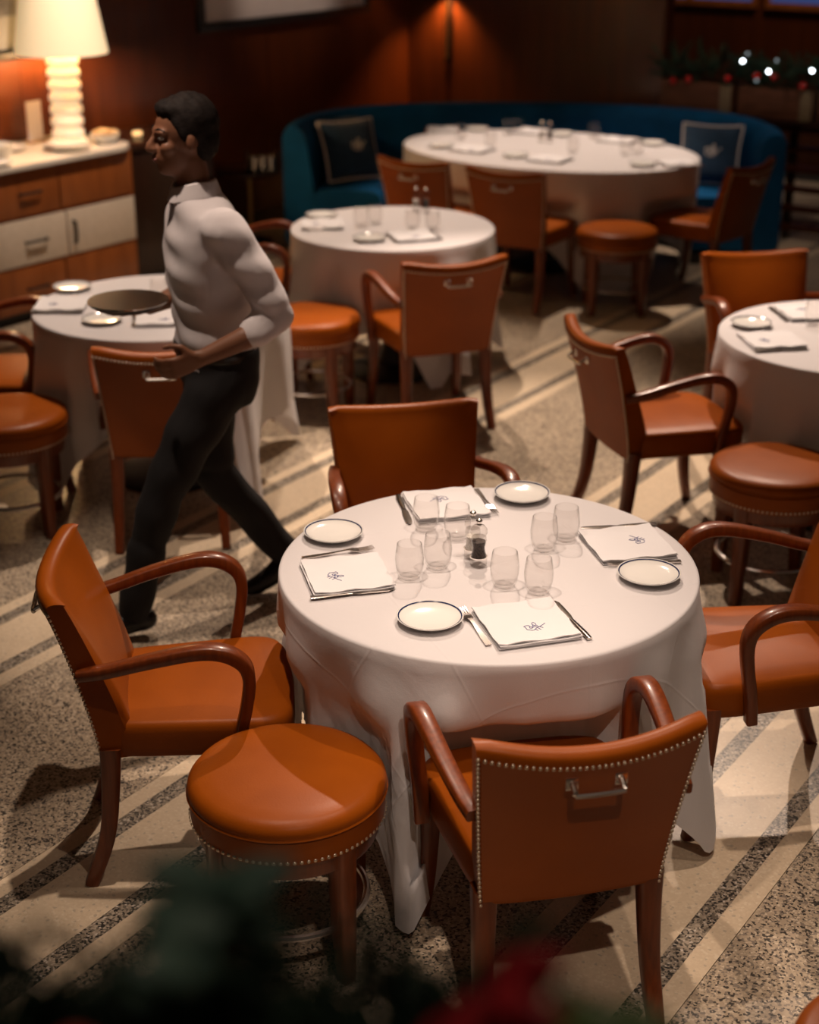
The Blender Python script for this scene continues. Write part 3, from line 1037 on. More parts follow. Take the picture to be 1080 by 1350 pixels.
# ------------------------------------------------------------------ sideboard against the left wall (local x along, y away from the room, front at y = -0.62)
SBX0, SBX1 = -2.2, 0.985
sb = thing('sideboard', 'long wooden sideboard with cream drawers and pale stone top under the lamp', 'sideboard', LP, ZL)
MB().box(SBX0, SBX1, -0.60, -0.015, 0.06, 0.868).build('carcass', M['sidewood'], sb, smooth=False)
MB().box(SBX0, SBX1 - 0.03, -0.56, -0.03, 0.0, 0.06).build('plinth', M['black'], sb, smooth=False)
# stone top with a rounded free corner
pts = [(SBX0, -0.01), (SBX0, -0.65)]
for k in range(9):
    a = -PI / 2 + PI / 2 * k / 8
    pts.append((SBX1 - 0.12 + 0.15 * math.cos(a), -0.50 + 0.15 * math.sin(a)))
pts.append((SBX1 + 0.03, -0.01))
MB().loft([[(x, y, z) for x, y in pts] for z in (0.870, 0.902)]).build('stone_top', M['marble'], sb, ang=30, bevel=0.004)


def front(x0, x1, z0, z1, m, handle=None):
    d = MB().box(x0 + 0.006, x1 - 0.006, -0.618, -0.602, z0, z1).build('drawer_front', M[m], sb, bevel=0.002)
    if handle == 'h':
        cx, cz = (x0 + x1) / 2 + 0.04, (z0 + z1) / 2
        pth = [(cx - 0.075, -0.617, cz), (cx - 0.07, -0.640, cz), (cx + 0.07, -0.640, cz), (cx + 0.075, -0.617, cz)]
    elif handle == 'v':
        cx, cz = x0 + 0.045, (z0 + z1) / 2
        pth = [(cx, -0.617, cz - 0.065), (cx, -0.640, cz - 0.06), (cx, -0.645, cz), (cx, -0.640, cz + 0.06), (cx, -0.617, cz + 0.065)]
    if handle:
        MB().tube(pth, 0.008, 8, side=(0, 0, 1) if handle == 'h' else (1, 0, 0)).build('handle', M['black'], d)


xs = [0.965, 0.40, -0.12, -0.66, -1.2, -1.74, -2.18]
for i in range(len(xs) - 1):
    a, b = xs[i + 1], xs[i]
    front(a, b, 0.612, 0.858, 'sidewood', None if i == 0 else 'h')
    front(a, b, 0.072, 0.318, 'sidewood', None if i == 0 else 'h')
xs = [0.975, 0.435, -0.12, -0.66, -1.2, -1.74, -2.18]
for i in range(len(xs) - 1):
    front(xs[i + 1], xs[i], 0.334, 0.590, 'cream', 'v' if i == 0 else 'h')

# dark cabinet next to it
dc = thing('dark_cabinet', 'low dark lacquered cabinet between sideboard and blue sofa', 'cabinet', LP, ZL)
MB().box(1.06, 1.78, -0.50, -0.015, 0.05, 0.83).build('body', M['darkwood'], dc, smooth=False)
MB().box(1.04, 1.80, -0.53, -0.012, 0.83, 0.86).build('top', M['darkwood'], dc, bevel=0.004)
for a, b in ((1.07, 1.415), (1.425, 1.77)):
    d = MB().box(a, b, -0.515, -0.50, 0.08, 0.81).build('door', M['darkwood'], dc, bevel=0.002)
    MB().ball((a + 0.05 if a > 1.2 else b - 0.05, -0.525, 0.5), 0.014).build('knob', M['brass'], d)
MB().box(1.09, 1.75, -0.46, -0.03, 0.0, 0.05).build('plinth', M['black'], dc, smooth=False)


def at_left(name, label, cat, t, off, z, group=None):
    return thing(name, label, cat, on_left(t, z, off), ZL, group)


vt = at_left('votive_holder', 'small glowing votive glass on the dark cabinet', 'candle holder', 1.33, 0.30, 0.86)
lathe_obj('cup', [(0.005, 0), (0.03, 0), (0.042, 0.03), (0.045, 0.07), (0.041, 0.07), (0.036, 0.03), (0.005, 0.012)], M['glass'], vt, 24)
lathe_obj('candle', [(0.003, 0.014), (0.03, 0.014), (0.03, 0.035), (0.003, 0.036)], mat('candle_wax', (0.8, 0.6, 0.35), 0.6, emit=(1.0, 0.6, 0.25), es=1.2), vt, 20)

# lamp
lamp = at_left('table_lamp', 'tall lit table lamp of stacked alabaster drums with cream shade', 'lamp', 0.80, 0.27, 0.902)
lathe_obj('base', [(0.005, 0.0), (0.105, 0.0), (0.108, 0.006), (0.105, 0.016), (0.005, 0.018)], M['alabaster'], lamp, 40)
z = 0.018
for k in range(7):
    h = 0.066
    lathe_obj('drum', [(0.06, z), (0.078, z + 0.003), (0.094, z + 0.014), (0.097, z + 0.033), (0.094, z + 0.052), (0.078, z + 0.063), (0.06, z + h)], M['alabaster'], lamp, 40)
    z += h + 0.004
lathe_obj('stem', [(0.012, 0.0), (0.012, z + 0.07)], M['brass'], lamp, 12)
sh = MB().lathe([(0.272, z + 0.005), (0.200, z + 0.43), (0.196, z + 0.43), (0.268, z + 0.005)], 56).loft([[(0.272 * math.cos(2 * PI * j / 56), 0.272 * math.sin(2 * PI * j / 56), z + 0.005) for j in range(56)], [(0.268 * math.cos(2 * PI * j / 56), 0.268 * math.sin(2 * PI * j / 56), z + 0.005) for j in range(56)]], caps=False)
sh = MB().loft([[(r * math.cos(2 * PI * j / 56), r * math.sin(2 * PI * j / 56), zz) for j in range(56)] for r, zz in ((0.272, z + 0.005), (0.200, z + 0.43), (0.196, z + 0.43), (0.268, z + 0.005), (0.272, z + 0.005))], caps=False)
sh.build('lamp_shade', M['shade'], lamp)
MB().ball((0, 0, z + 0.12), 0.035).build('bulb', mat('lamp_bulb', (1, 0.9, 0.7), 0.4, emit=(1, 0.72, 0.4), es=30), lamp)
L = bpy.data.lights.new('lamp_glow', 'POINT')
L.energy = 62
L.color = (1.0, 0.60, 0.28)
L.shadow_soft_size = 0.05
lo = bpy.data.objects.new('lamp_glow', L)
C.objects.link(lo)
lo.location = on_left(0.80, 0.902 + z + 0.06, 0.27)


# things on the sideboard
def dish(name, label, cat, t, off, prof, m='porcelain', z=0.903, group='crockery on the sideboard'):
    o = at_left(name, label, cat, t, off, z, group)
    lathe_obj('dish', prof, M[m], o, 40)
    return o


pl = [(0.01, 0.0), (0.08, 0.0), (0.085, 0.004), (0.135, 0.016), (0.137, 0.019), (0.085, 0.009), (0.01, 0.008)]
pst = dish('serving_plate', 'wide white plate on the stone top before the lamp', 'plate', 0.60, 0.48, pl)
pst2 = dish('serving_plate', 'second white plate stacked on the wide plate before the lamp', 'plate', 0.60, 0.48, [(r * 0.9, zz) for r, zz in pl], z=0.922)
bw = dish('bread_bowl', 'small white bowl of bread rolls at the end of the stone top', 'bowl', 0.90, 0.48, [(0.01, 0.0), (0.05, 0.0), (0.075, 0.025), (0.09, 0.055), (0.086, 0.056), (0.07, 0.028), (0.01, 0.008)])
for k, (dx, dy) in enumerate([(-0.04, -0.01), (0.03, 0.03), (0.02, -0.04)]):
    br = MB().ball((0, 0, 0.022), 0.04, 14, 9, (1.1, 0.85, 0.6)).build('bread_roll', M['bread'])
    br.location = on_left(0.90, 0.903 + 0.034, 0.48) + LD * dx + LN * dy
    tag(br, ('left', 'back', 'front')[k] + ' bread roll in the small white bowl', 'bread', 'bread rolls in the white bowl')
dish('deep_bowl', 'white straight-sided bowl left of the lamp near the frame edge', 'bowl', 0.16, 0.42, [(0.01, 0.0), (0.055, 0.0), (0.06, 0.01), (0.075, 0.075), (0.082, 0.085), (0.078, 0.087), (0.055, 0.012), (0.01, 0.01)])
dish('small_plate', 'grey-white plate at the front left of the stone top', 'plate', 0.02, 0.555, [(r * 0.66, zz) for r, zz in pl])
dish('side_dish', 'pale flat dish behind the wide plate', 'plate', 0.36, 0.24, [(r * 0.8, zz) for r, zz in pl])
bt = at_left('dark_bottle', 'dark bottle with pale neck at the left frame edge on the stone top', 'bottle', -0.02, 0.40, 0.903)
lathe_obj('bottle_body', [(0.005, 0), (0.036, 0), (0.038, 0.006), (0.038, 0.13), (0.03, 0.165), (0.015, 0.185), (0.013, 0.19), (0.005, 0.19)], M['black'], bt, 24)
lathe_obj('bottle_neck', [(0.012, 0.1905), (0.014, 0.193), (0.013, 0.27), (0.016, 0.273), (0.016, 0.285), (0.004, 0.286)], M['piping'], bt, 20)
MB().box(-0.05, 0.05, -0.010, 0.010, 0.0, 0.22)
tb = at_left('menu_holder', 'pale upright card behind the lamp column', 'menu card', 0.66, 0.14, 0.903)
MB().box(-0.055, 0.055, -0.004, 0.004, 0.012, 0.24).build('card', M['canvas'], tb, smooth=False)
MB().box(-0.06, 0.06, -0.025, 0.025, 0.0, 0.012).build('foot', M['brass'], tb, smooth=False)


# pictures on the left wall
def picture(name, label, t0, t1, z0, z1, fr, mt):
    o = thing(name, label, 'picture', on_left((t0 + t1) / 2, 0, 0.002), ZL)
    h = (t1 - t0) / 2
    for a, b, c, d in ((-h, h, z0, z0 + fr), (-h, h, z1 - fr, z1), (-h, -h + fr, z0 + fr, z1 - fr), (h - fr, h, z0 + fr, z1 - fr)):
        MB().box(a, b, -0.04, -0.002, c, d).build('frame_bar', M['black'], o, bevel=0.003)
    c = MB().box(-h + fr, h - fr, -0.018, -0.004, z0 + fr, z1 - fr).build('canvas', M[mt], o, smooth=False)
    return o, c, h


picture('wall_picture', 'large pale picture in a black frame above the dark cabinet', 2.20, 4.02, 1.40, 2.6, 0.055, 'canvas')
o, c, h = picture('wall_picture', 'cream picture in a dark frame behind the lamp', -0.75, 0.92, 1.38, 2.5, 0.055, 'canvas_warm')
MB().box(-h + 0.2, h - 0.22, -0.0195, -0.018, 1.62, 2.3).build('printed_photo', M['photo_grey'], c, smooth=False)

# sconce on the back wall
sc = thing('wall_sconce', 'slim brass wall sconce throwing warm light down the back wall', 'lamp', on_back(-1.85, 0, 0.0), ZB)
MB().box(-0.03, 0.03, -0.02, -0.001, 1.02, 1.55).build('back_plate', M['darkwood'], sc, bevel=0.004)
MB().tube([(0, -0.035, 1.05), (0, -0.035, 1.50)], 0.011, 10, side=(1, 0, 0)).build('rod', M['brass'], sc)
MB().tube([(0, -0.035, 1.50), (0, -0.07, 1.52), (0, -0.10, 1.52)], 0.009, 8, side=(1, 0, 0)).build('bracket', M['brass'], sc)
MB().loft([[(r * math.cos(2 * PI * j / 32), -0.105 + r * math.sin(2 * PI * j / 32), zz) for j in range(32)] for r, zz in ((0.085, 1.525), (0.045, 1.66), (0.042, 1.66), (0.082, 1.525), (0.085, 1.525))], caps=False).build('lamp_shade', M['brass'], sc)
MB().ball((0, -0.105, 1.59), 0.022).build('bulb', mat('sconce_bulb', (1, 0.8, 0.5), 0.4, emit=(1, 0.6, 0.28), es=40), sc)
L = bpy.data.lights.new('sconce_glow', 'SPOT')
L.energy = 170
L.color = (1.0, 0.48, 0.16)
L.spot_size = R(112)
L.spot_blend = 1.0
L.shadow_soft_size = 0.015
lo = bpy.data.objects.new('sconce_glow', L)
C.objects.link(lo)
lo.location = on_back(-1.85, 1.53, 0.085)
lo.rotation_euler = (0, 0, 0)

# ------------------------------------------------------------------ curved blue sofa behind the oval table
CS = Vector((0.80, 10.33, 0))
EX = Vector((0.994, -0.092, 0)).normalized()
EY = Vector((0.092, 0.994, 0)).normalized()
path = []
for i in range(41):
    a = R(186 - 192 * i / 40)
    c, s_ = math.cos(a), math.sin(a)
    e = 0.82
    path.append(CS + EX * (1.63 * math.copysign(abs(c) ** e, c)) + EY * (1.15 * math.copysign(abs(s_) ** e, s_)))


def sofa_sweep(prof):
    rings = []
    n = len(path)
    for i, p in enumerate(path):
        t = (path[min(i + 1, n - 1)] - path[max(i - 1, 0)]).normalized()
        nn = Vector((t.y, -t.x, 0))                       # inward
        rings.append([p + nn * d + Vector((0, 0, z)) for d, z in prof])
    return MB().loft(rings)


so = thing('curved_sofa', 'deep blue curved banquette sofa wrapped round the oval table', 'sofa', (0, 0, 0))
sofa_sweep([(0.02, 0.08), (0.0, 0.12), (0.0, 0.80), (0.02, 0.835), (0.06, 0.853), (0.10, 0.848), (0.135, 0.82), (0.16, 0.76), (0.20, 0.44), (0.20, 0.08)]).build('backrest', M['velvet'], so, ang=50)
sofa_sweep([(0.205, 0.10), (0.205, 0.40), (0.215, 0.435), (0.30, 0.445), (0.56, 0.44), (0.62, 0.425), (0.645, 0.39), (0.645, 0.27), (0.63, 0.25), (0.63, 0.10)]).build('seat', M['velvet'], so, ang=50)
sofa_sweep([(0.05, 0.0), (0.05, 0.075), (0.58, 0.075), (0.58, 0.0)]).build('plinth', M['black'], so, ang=30)


def cushion(label, loc, rz, tilt, w_=0.21):
    t = thing('cushion', label, 'cushion', loc, 0, 'blue cushions with white piping')
    t.rotation_euler = (tilt, 0, rz)
    N = 14
    g, fs = [], []
    for k in (1, -1):
        for b in range(N + 1):
            for a in range(N + 1):
                x, y = -1 + 2 * a / N, -1 + 2 * b / N
                pin = 1 - 0.07 * (1 - (x * x) * (y * y)) * max(x * x, y * y)
                g.append((x * w_ * pin, -k * 0.075 * ((1 - x ** 4) * (1 - y ** 4)) ** 0.6, y * w_ * pin + w_))
    n1 = N + 1
    of = n1 * n1
    for b in range(N):
        for a in range(N):
            q = b * n1 + a
            fs += [(q, q + 1, q + n1 + 1, q + n1), (of + q, of + q + n1, of + q + n1 + 1, of + q + 1)]
    MB().add(g, fs).build('cover', M['blue_cushion'], t, ang=180)
    bd = [g[i] for i in list(range(n1)) + [j * n1 + N for j in range(1, n1)] + [N * n1 + a for a in range(N - 1, -1, -1)] + [j * n1 for j in range(N - 1, -1, -1)]]
    MB().tube(bd, 0.009, 6, side=(0, 1, 0)).build('piping', M['piping'], t)
    mo = mono_mesh(0.11, 0.0, 0.0035).build('monogram', M['piping'], t)
    mo.location = (0.03, -0.078, w_ + 0.01)
    mo.rotation_euler = (PI / 2, 0, 0)
    return t


cushion('dark blue piped cushion at the left end of the sofa', (-0.36, 10.60, 0.455), R(30), R(-24), 0.205)
cushion('plain side of a dark blue cushion leaning in the left corner of the sofa', (-0.40, 11.02, 0.455), R(48), R(-14), 0.19)
cushion('dark blue monogrammed cushion at the right end of the sofa', (1.98, 10.42, 0.455), R(-20), R(-20), 0.20)

# small dark side table with a tray of glasses left of the sofa
sd = thing('side_table', 'small dark side table on a brass stem left of the sofa', 'table', (-1.10, 10.72, 0))
lathe_obj('base', [(0.005, 0), (0.15, 0), (0.15, 0.012), (0.02, 0.02)], M['black'], sd, 32)
lathe_obj('stem', [(0.014, 0.02), (0.014, 0.48)], M['brass'], sd, 14)
lathe_obj('top', [(0.02, 0.48), (0.21, 0.48), (0.215, 0.49), (0.21, 0.50), (0.005, 0.50)], M['darkwood'], sd, 40)
bx = thing('glass_caddy', 'dark caddy holding small shiny tumblers on the side table', 'caddy', (-1.00, 10.66, 0.50), R(10))
MB().box(-0.10, 0.10, -0.06, 0.06, 0, 0.008).build('tray', M['black'], bx, smooth=False)
for sx in (-1, 1):
    MB().box(sx * 0.10 - 0.004, sx * 0.10 + 0.004, -0.06, 0.06, 0.008, 0.14).build('end_plate', M['black'], bx, smooth=False)
for i in range(3):
    for j in range(2):
        lathe = MB().lathe([(0.004, 0.009), (0.022, 0.009), (0.027, 0.10), (0.0255, 0.10), (0.02, 0.016), (0.004, 0.015)], 18, (-0.06 + 0.06 * i, -0.03 + 0.06 * j, 0))
        lathe.build('silver_cup', M['chrome'], bx)

# ------------------------------------------------------------------ slatted divider with planter boxes, garland above
dv = thing('slatted_divider', 'dark slatted divider rail to the right of the sofa', 'railing', on_back(0, 0, 0.0), ZB)
for x in (-0.03, 0.95, 1.95, 2.95):
    MB().box(x - 0.025, x + 0.025, 0.01, 0.06, 0, 0.80).build('post', M['darkwood'], dv, smooth=False)
for k in range(6):
    zz = 0.06 + 0.135 * k
    MB().box(-0.05, 3.0, -0.012, 0.012, zz, zz + 0.045).build('slat', M['mahogany'], dv, bevel=0.004)
MB().box(-0.05, 3.0, -0.09, 0.13, 0.80, 0.825).build('shelf', M['darkwood'], dv, smooth=False)
for k in range(5):
    x0 = -0.02 + 0.58 * k
    pb = thing('planter_box', ['leftmost', 'second', 'third', 'fourth', 'rightmost'][k] + ' wooden planter box on the slatted divider', 'planter', on_back(x0 + 0.27, 0.826, 0.0), ZB, 'planter boxes on the divider')
    pm = M['planter_pale'] if k == 1 else M['terracotta']
    MB().box(-0.27, 0.27, -0.085, -0.07, 0, 0.20).build('front_board', M['terracotta'], pb, bevel=0.003)
    MB().box(-0.27, 0.27, 0.09, 0.105, 0, 0.20).build('back_board', M['terracotta'], pb, bevel=0.003)
    for sx in (-0.27, 0.255):
        MB().box(sx, sx + 0.015, -0.07, 0.09, 0, 0.20).build('end_board', pm, pb, bevel=0.002)
    MB().box(-0.255, 0.255, -0.07, 0.09, 0.0, 0.17).build('soil', M['black'], pb, smooth=False)
    if k in (0, 1, 2):
        MB().box(0.18, 0.262, -0.092, -0.0855, 0.0, 0.20).build('corner_block', M['planter_pale'], pb, bevel=0.002)


def sprig(b, p, d, L, n, nl, rnd, nw=0.0022):
    """pine twig: stem with needles all round"""
    p = Vector(p)
    d = Vector(d).normalized()
    b.tube([p, p + d * L], 0.003, 4, rs=[0.0035, 0.0015])
    a = d.orthogonal().normalized()
    c = d.cross(a)
    for i in range(n):
        t = i / n
        q = p + d * (L * (0.1 + 0.9 * t))
        an = i * 2.4 + rnd.uniform(-0.3, 0.3)
        o = a * math.cos(an) + c * math.sin(an)
        tip = q + (o * 0.85 + d * 0.65).normalized() * nl * (1.05 - 0.45 * t) * rnd.uniform(0.8, 1.15)
        sd_ = d.cross(o).normalized() * nw
        up = d * nw
        b.add([q + sd_, q - sd_ * 0.5 + up, q - sd_ * 0.5 - up, tip], [(0, 1, 3), (1, 2, 3), (2, 0, 3)])


def leaf(b, p, d, up, L, W):
    """folded pointed leaf with thickness"""
    p, d, up = Vector(p), Vector(d).normalized(), Vector(up)
    up = (up - d * up.dot(d)).normalized()
    s_ = d.cross(up)
    prof = [(0, 0.08), (0.2, 0.7), (0.45, 1.0), (0.7, 0.75), (0.9, 0.3), (1.0, 0.03)]
    rings = []
    for t, k in prof:
        c = p + d * (L * t) - up * (0.22 * L * t * t)
        w2 = W * k
        th = 0.0009
        rings.append([c + s_ * w2 + up * (0.18 * w2 + th), c + up * th, c - s_ * w2 + up * (0.18 * w2 + th), c - s_ * w2 + up * (0.18 * w2 - th), c - up * th, c + s_ * w2 + up * (0.18 * w2 - th)])
    b.loft(rings)


rg = random.Random(5)
gl = thing('far_garland', 'dark pine garland with fairy lights and red baubles on the planter boxes', 'garland', on_back(1.2, 1.0, 0.0), ZB)
fb = MB()
for i in range(420):
    x = rg.uniform(-1.25, 1.6)
    sprig(fb, (x, rg.uniform(-0.06, 0.06), rg.uniform(0.0, 0.17)), (rg.uniform(-1, 1), rg.uniform(-0.7, 0.5), rg.uniform(-0.1, 1.0)), rg.uniform(0.10, 0.19), 22, 0.05, rg, 0.004)
tag(fb.build('pine_foliage', M['pine'], gl, smooth=False), kind='stuff')
for i in range(14):
    x = -1.15 + 2.6 * i / 13 + rg.uniform(-0.06, 0.06)
    MB().ball((x, -0.10, rg.uniform(0.02, 0.16)), 0.026, 12, 8).build('bauble', M['bauble'], gl)
for x, zz in ((-0.59, 0.20), (-0.40, 0.145), (-0.10, 0.17), (-0.35, 0.22), (-0.48, 0.08), (-0.56, 0.25), (0.25, 0.16), (0.6, 0.2), (0.9, 0.1)):
    MB().ball((x, -0.165, zz), 0.010, 8, 6).build('fairy_bulb', M['bulb'] if (x, zz) in ((-0.59, 0.20), (-0.40, 0.145), (-0.10, 0.17), (0.6, 0.2)) else M['bulb_dim'], gl)

# added glowing blue panels on the far wall, standing in for blue reflections
for k, (x0, x1) in enumerate(((-1.22, -1.06), (-1.00, -0.46), (-0.30, 0.25))):
    wn = MB().box(x0, x1, -0.02, -0.001, 1.25, 2.0).build('reflection_panel_%d' % (k + 1), M['blue_glow'], smooth=False)
    wn.location = on_back(0.0, 0.10, -2.6)
    wn.rotation_euler = (0, 0, ZB)
    struct(wn)
    for a, b, c, d in ((x0 - 0.04, x1 + 0.04, 1.20, 1.25), (x0 - 0.04, x1 + 0.04, 2.0, 2.05), (x0 - 0.04, x0, 1.25, 2.0), (x1, x1 + 0.04, 1.25, 2.0)):
        MB().box(a, b, -0.05, -0.001, c, d).build('reflection_panel_frame', M['sidewood'], wn, smooth=False)

# ------------------------------------------------------------------ waiter walking to the left
WB = Vector((-0.645, 4.98, 0))
WF = Vector((-0.92, -0.39, 0)).normalized()
WL = Vector((-WF.y, WF.x, 0))


def P(f, l, z):
    return WB + WF * f + WL * l + Vector((0, 0, z))


def chain(b, pts, n=14):
    """pts: (f,l,z,r); tapered limb with round ends"""
    ps = [P(*p[:3]) for p in pts]
    rs = [p[3] for p in pts]
    out, ro = [], []
    for i in range(len(ps) - 1):
        for k in range(5):
            t = k / 5
            out.append(ps[i].lerp(ps[i + 1], t))
            ro.append(rs[i] + (rs[i + 1] - rs[i]) * t)
    out.append(ps[-1])
    ro.append(rs[-1])
    b.tube(out, 1, n, rs=ro)
    for p, r in zip(ps, rs):
        b.ball(tuple(p), r, 12, 8)


def ell(b, f, l, z, rf, rl, rz_, n=18, m=12):
    """ellipsoid aligned with the body axes"""
    rings = []
    for i in range(m + 1):
        a = PI * min(max(i / m, 0.01), 0.99)
        rings.append([P(f + rf * math.sin(a) * math.cos(2 * PI * j / n), l + rl * math.sin(a) * math.sin(2 * PI * j / n), z - rz_ * math.cos(a)) for j in range(n)])
    b.loft(rings)


def torso(b, rows):
    """rows: (f,l,z,rf,rl) super-elliptic sections"""
    rings = []
    for f, l, z, rf, rl in rows:
        ring = []
        for j in range(28):
            a = 2 * PI * j / 28
            c, s_ = math.cos(a), math.sin(a)
            ring.append(P(f + rf * math.copysign(abs(c) ** 0.8, c), l + rl * math.copysign(abs(s_) ** 0.8, s_), z))
        rings.append(ring)
    b.loft(rings)


def remesh(b, name, m, parent, vox, smooth=6, disp=None):
    me = b.mesh(name)
    o = bpy.data.objects.new(name + '_tmp', me)
    C.objects.link(o)
    md = o.modifiers.new('r', 'REMESH')
    md.mode = 'VOXEL'
    md.voxel_size = vox
    sm = o.modifiers.new('s', 'SMOOTH')
    sm.iterations = smooth
    sm.factor = 0.5
    dg = bpy.context.evaluated_depsgraph_get()
    em = bpy.data.meshes.new_from_object(o.evaluated_get(dg))
    bpy.data.objects.remove(o)
    em.name = name
    em.materials.clear()
    em.materials.append(m)
    if disp:
        for v in em.vertices:
            v.co += v.normal * disp(v.co)
    em.polygons.foreach_set('use_smooth', [True] * len(em.polygons))
    r = bpy.data.objects.new(name, em)
    C.objects.link(r)
    r.parent = parent
    return r


wt = thing('person', 'waiter in white shirt and black trousers striding left past the tables', 'person', (0, 0, 0))
bd = MB()
# head, facing along the walk and a little down
HZ, HF = 1.665, 0.075
ell(bd, HF - 0.012, 0, HZ + 0.03, 0.096, 0.076, 0.098)
ell(bd, HF + 0.022, 0, HZ - 0.048, 0.068, 0.058, 0.072)
ell(bd, HF + 0.050, 0, HZ - 0.088, 0.034, 0.030, 0.026)          # chin
ell(bd, HF + 0.074, 0, HZ + 0.026, 0.018, 0.056, 0.014)          # brow
for sg in (-1, 1):
    ell(bd, HF + 0.056, sg * 0.040, HZ - 0.022, 0.026, 0.022, 0.022)   # cheek
    ell(bd, HF - 0.010, sg * 0.078, HZ - 0.006, 0.018, 0.010, 0.031)   # ear
chain(bd, [(HF + 0.086, 0, HZ + 0.016, 0.008), (HF + 0.104, 0, HZ - 0.014, 0.0125), (HF + 0.108, 0, HZ - 0.026, 0.0135)], 10)
for sg in (-1, 1):
    ell(bd, HF + 0.098, sg * 0.011, HZ - 0.028, 0.010, 0.009, 0.008)
ell(bd, HF + 0.084, 0, HZ - 0.054, 0.014, 0.023, 0.007)
ell(bd, HF + 0.082, 0, HZ - 0.065, 0.014, 0.020, 0.007)
chain(bd, [(0.035, 0, 1.44, 0.062), (0.045, 0, 1.52, 0.056), (0.06, 0, 1.60, 0.056)])
torso(bd, [(-0.01, 0, 0.84, 0.09, 0.13), (-0.01, 0, 0.92, 0.115, 0.165), (0.0, 0, 1.02, 0.10, 0.145), (0.005, 0, 1.12, 0.098, 0.14), (0.015, 0, 1.26, 0.115, 0.165), (0.015, 0, 1.36, 0.11, 0.175), (0.02, 0, 1.43, 0.085, 0.15), (0.03, 0, 1.47, 0.06, 0.08)])
ARM_L = [(0.005, 0.185, 1.405, 0.056), (-0.075, 0.235, 1.26, 0.046), (-0.13, 0.262, 1.135, 0.040), (-0.02, 0.268, 1.075, 0.038), (0.105, 0.235, 1.02, 0.027)]
ARM_R = [(0.01, -0.185, 1.405, 0.056), (-0.03, -0.24, 1.26, 0.046), (-0.05, -0.262, 1.135, 0.040), (0.05, -0.245, 1.10, 0.038), (0.165, -0.205, 1.078, 0.027)]
LEG_F = [(0.0, 0.09, 0.90, 0.086), (0.13, 0.088, 0.70, 0.068), (0.235, 0.085, 0.51, 0.052), (0.295, 0.08, 0.33, 0.050), (0.355, 0.075, 0.10, 0.036)]
LEG_R = [(-0.005, -0.09, 0.90, 0.086), (0.01, -0.088, 0.70, 0.068), (0.005, -0.085, 0.50, 0.052), (-0.11, -0.08, 0.34, 0.050), (-0.245, -0.075, 0.145, 0.036)]
for c_ in (ARM_L, ARM_R, LEG_F, LEG_R):
    chain(bd, c_)
# feet
chain(bd, [(0.33, 0.075, 0.075, 0.036), (0.42, 0.072, 0.06, 0.032), (0.50, 0.07, 0.055, 0.026)])
chain(bd, [(-0.255, -0.075, 0.13, 0.036), (-0.19, -0.073, 0.065, 0.032), (-0.13, -0.07, 0.035, 0.022)])


def hand(b, w_, d, palm_n, thumb, curls, size=1.0):
    """w_: wrist (f,l,z); d: finger direction; palm_n: palm facing; thumb: side of the thumb"""
    w_, d, pn, th = Vector(w_), Vector(d).normalized(), Vector(palm_n).normalized(), Vector(thumb).normalized()
    pw = lambda v, r: (v.x, v.y, v.z, r * size)
    k = size
    for off in (-0.026, -0.009, 0.009, 0.026):
        chain(b, [pw(w_ + th * (off * 0.55 * k), 0.016), pw(w_ + d * 0.045 * k + th * (off * 0.9 * k), 0.0145), pw(w_ + d * 0.088 * k + th * (off * 1.05 * k), 0.0115)], 8)
    lens = (0.066, 0.080, 0.084, 0.074)
    for i, off in enumerate((-0.031, -0.0105, 0.0105, 0.031)):
        p = w_ + d * 0.088 * k + th * (off * k)
        ang = 0.0
        pts = [pw(p, 0.0098)]
        dd = d.copy()
        for seg, fr in enumerate((0.45, 0.31, 0.24)):
            ang += curls[seg]
            dd = (d * math.cos(ang) + pn * math.sin(ang)).normalized()
            p = p + dd * (lens[i] * fr * k)
            pts.append(pw(p, (0.0092, 0.0086, 0.0076)[seg]))
        chain(b, pts, 8)
    t0 = w_ + d * 0.025 * k + th * 0.026 * k
    t1 = t0 + (d * 0.55 + th * 0.8 + pn * 0.25).normalized() * 0.038 * k
    t2 = t1 + (d * 0.85 + th * 0.25 + pn * 0.4).normalized() * 0.032 * k
    t3 = t2 + (d * 0.9 - th * 0.05 + pn * 0.35).normalized() * 0.025 * k
    chain(b, [pw(t0, 0.0145), pw(t1, 0.0115), pw(t2, 0.0100), pw(t3, 0.0085)], 8)


hand(bd, (0.118, 0.232, 1.015), (0.92, -0.25, -0.33), (0.0, -0.95, 0.2), (0.25, 0.2, 0.95), (0.45, 0.55, 0.4))
hand(bd, (0.180, -0.200, 1.076), (0.95, 0.25, 0.03), (0, 0, 1), (0.1, 0.98, 0.05), (0.10, 0.18, 0.15))
remesh(bd, 'body', M['skin'], wt, 0.0065, 4)
# shirt with rolled sleeves, collar
sb_ = MB()
torso(sb_, [(-0.005, 0, 0.925, 0.125, 0.172), (0.0, 0, 1.02, 0.128, 0.168), (0.005, 0, 1.12, 0.122, 0.162), (0.015, 0, 1.26, 0.132, 0.182), (0.015, 0, 1.36, 0.127, 0.19), (0.02, 0, 1.435, 0.10, 0.165), (0.032, 0, 1.485, 0.076, 0.086), (0.04, 0, 1.505, 0.068, 0.07)])
for A in (ARM_L, ARM_R):
    a = [list(p) for p in A]
    q3 = [a[2][i] + (a[3][i] - a[2][i]) * 0.62 for i in range(3)]
    chain(sb_, [(*a[0][:3], 0.074), (*a[1][:3], 0.064), (*a[2][:3], 0.058), (*q3, 0.055)])


def wrinkle(co):
    return 0.0045 * math.sin(38 * co.z + 9 * co.x + 14 * co.y) * math.sin(11 * co.x - 17 * co.z) + 0.003 * math.sin(61 * co.z - 23 * co.y)


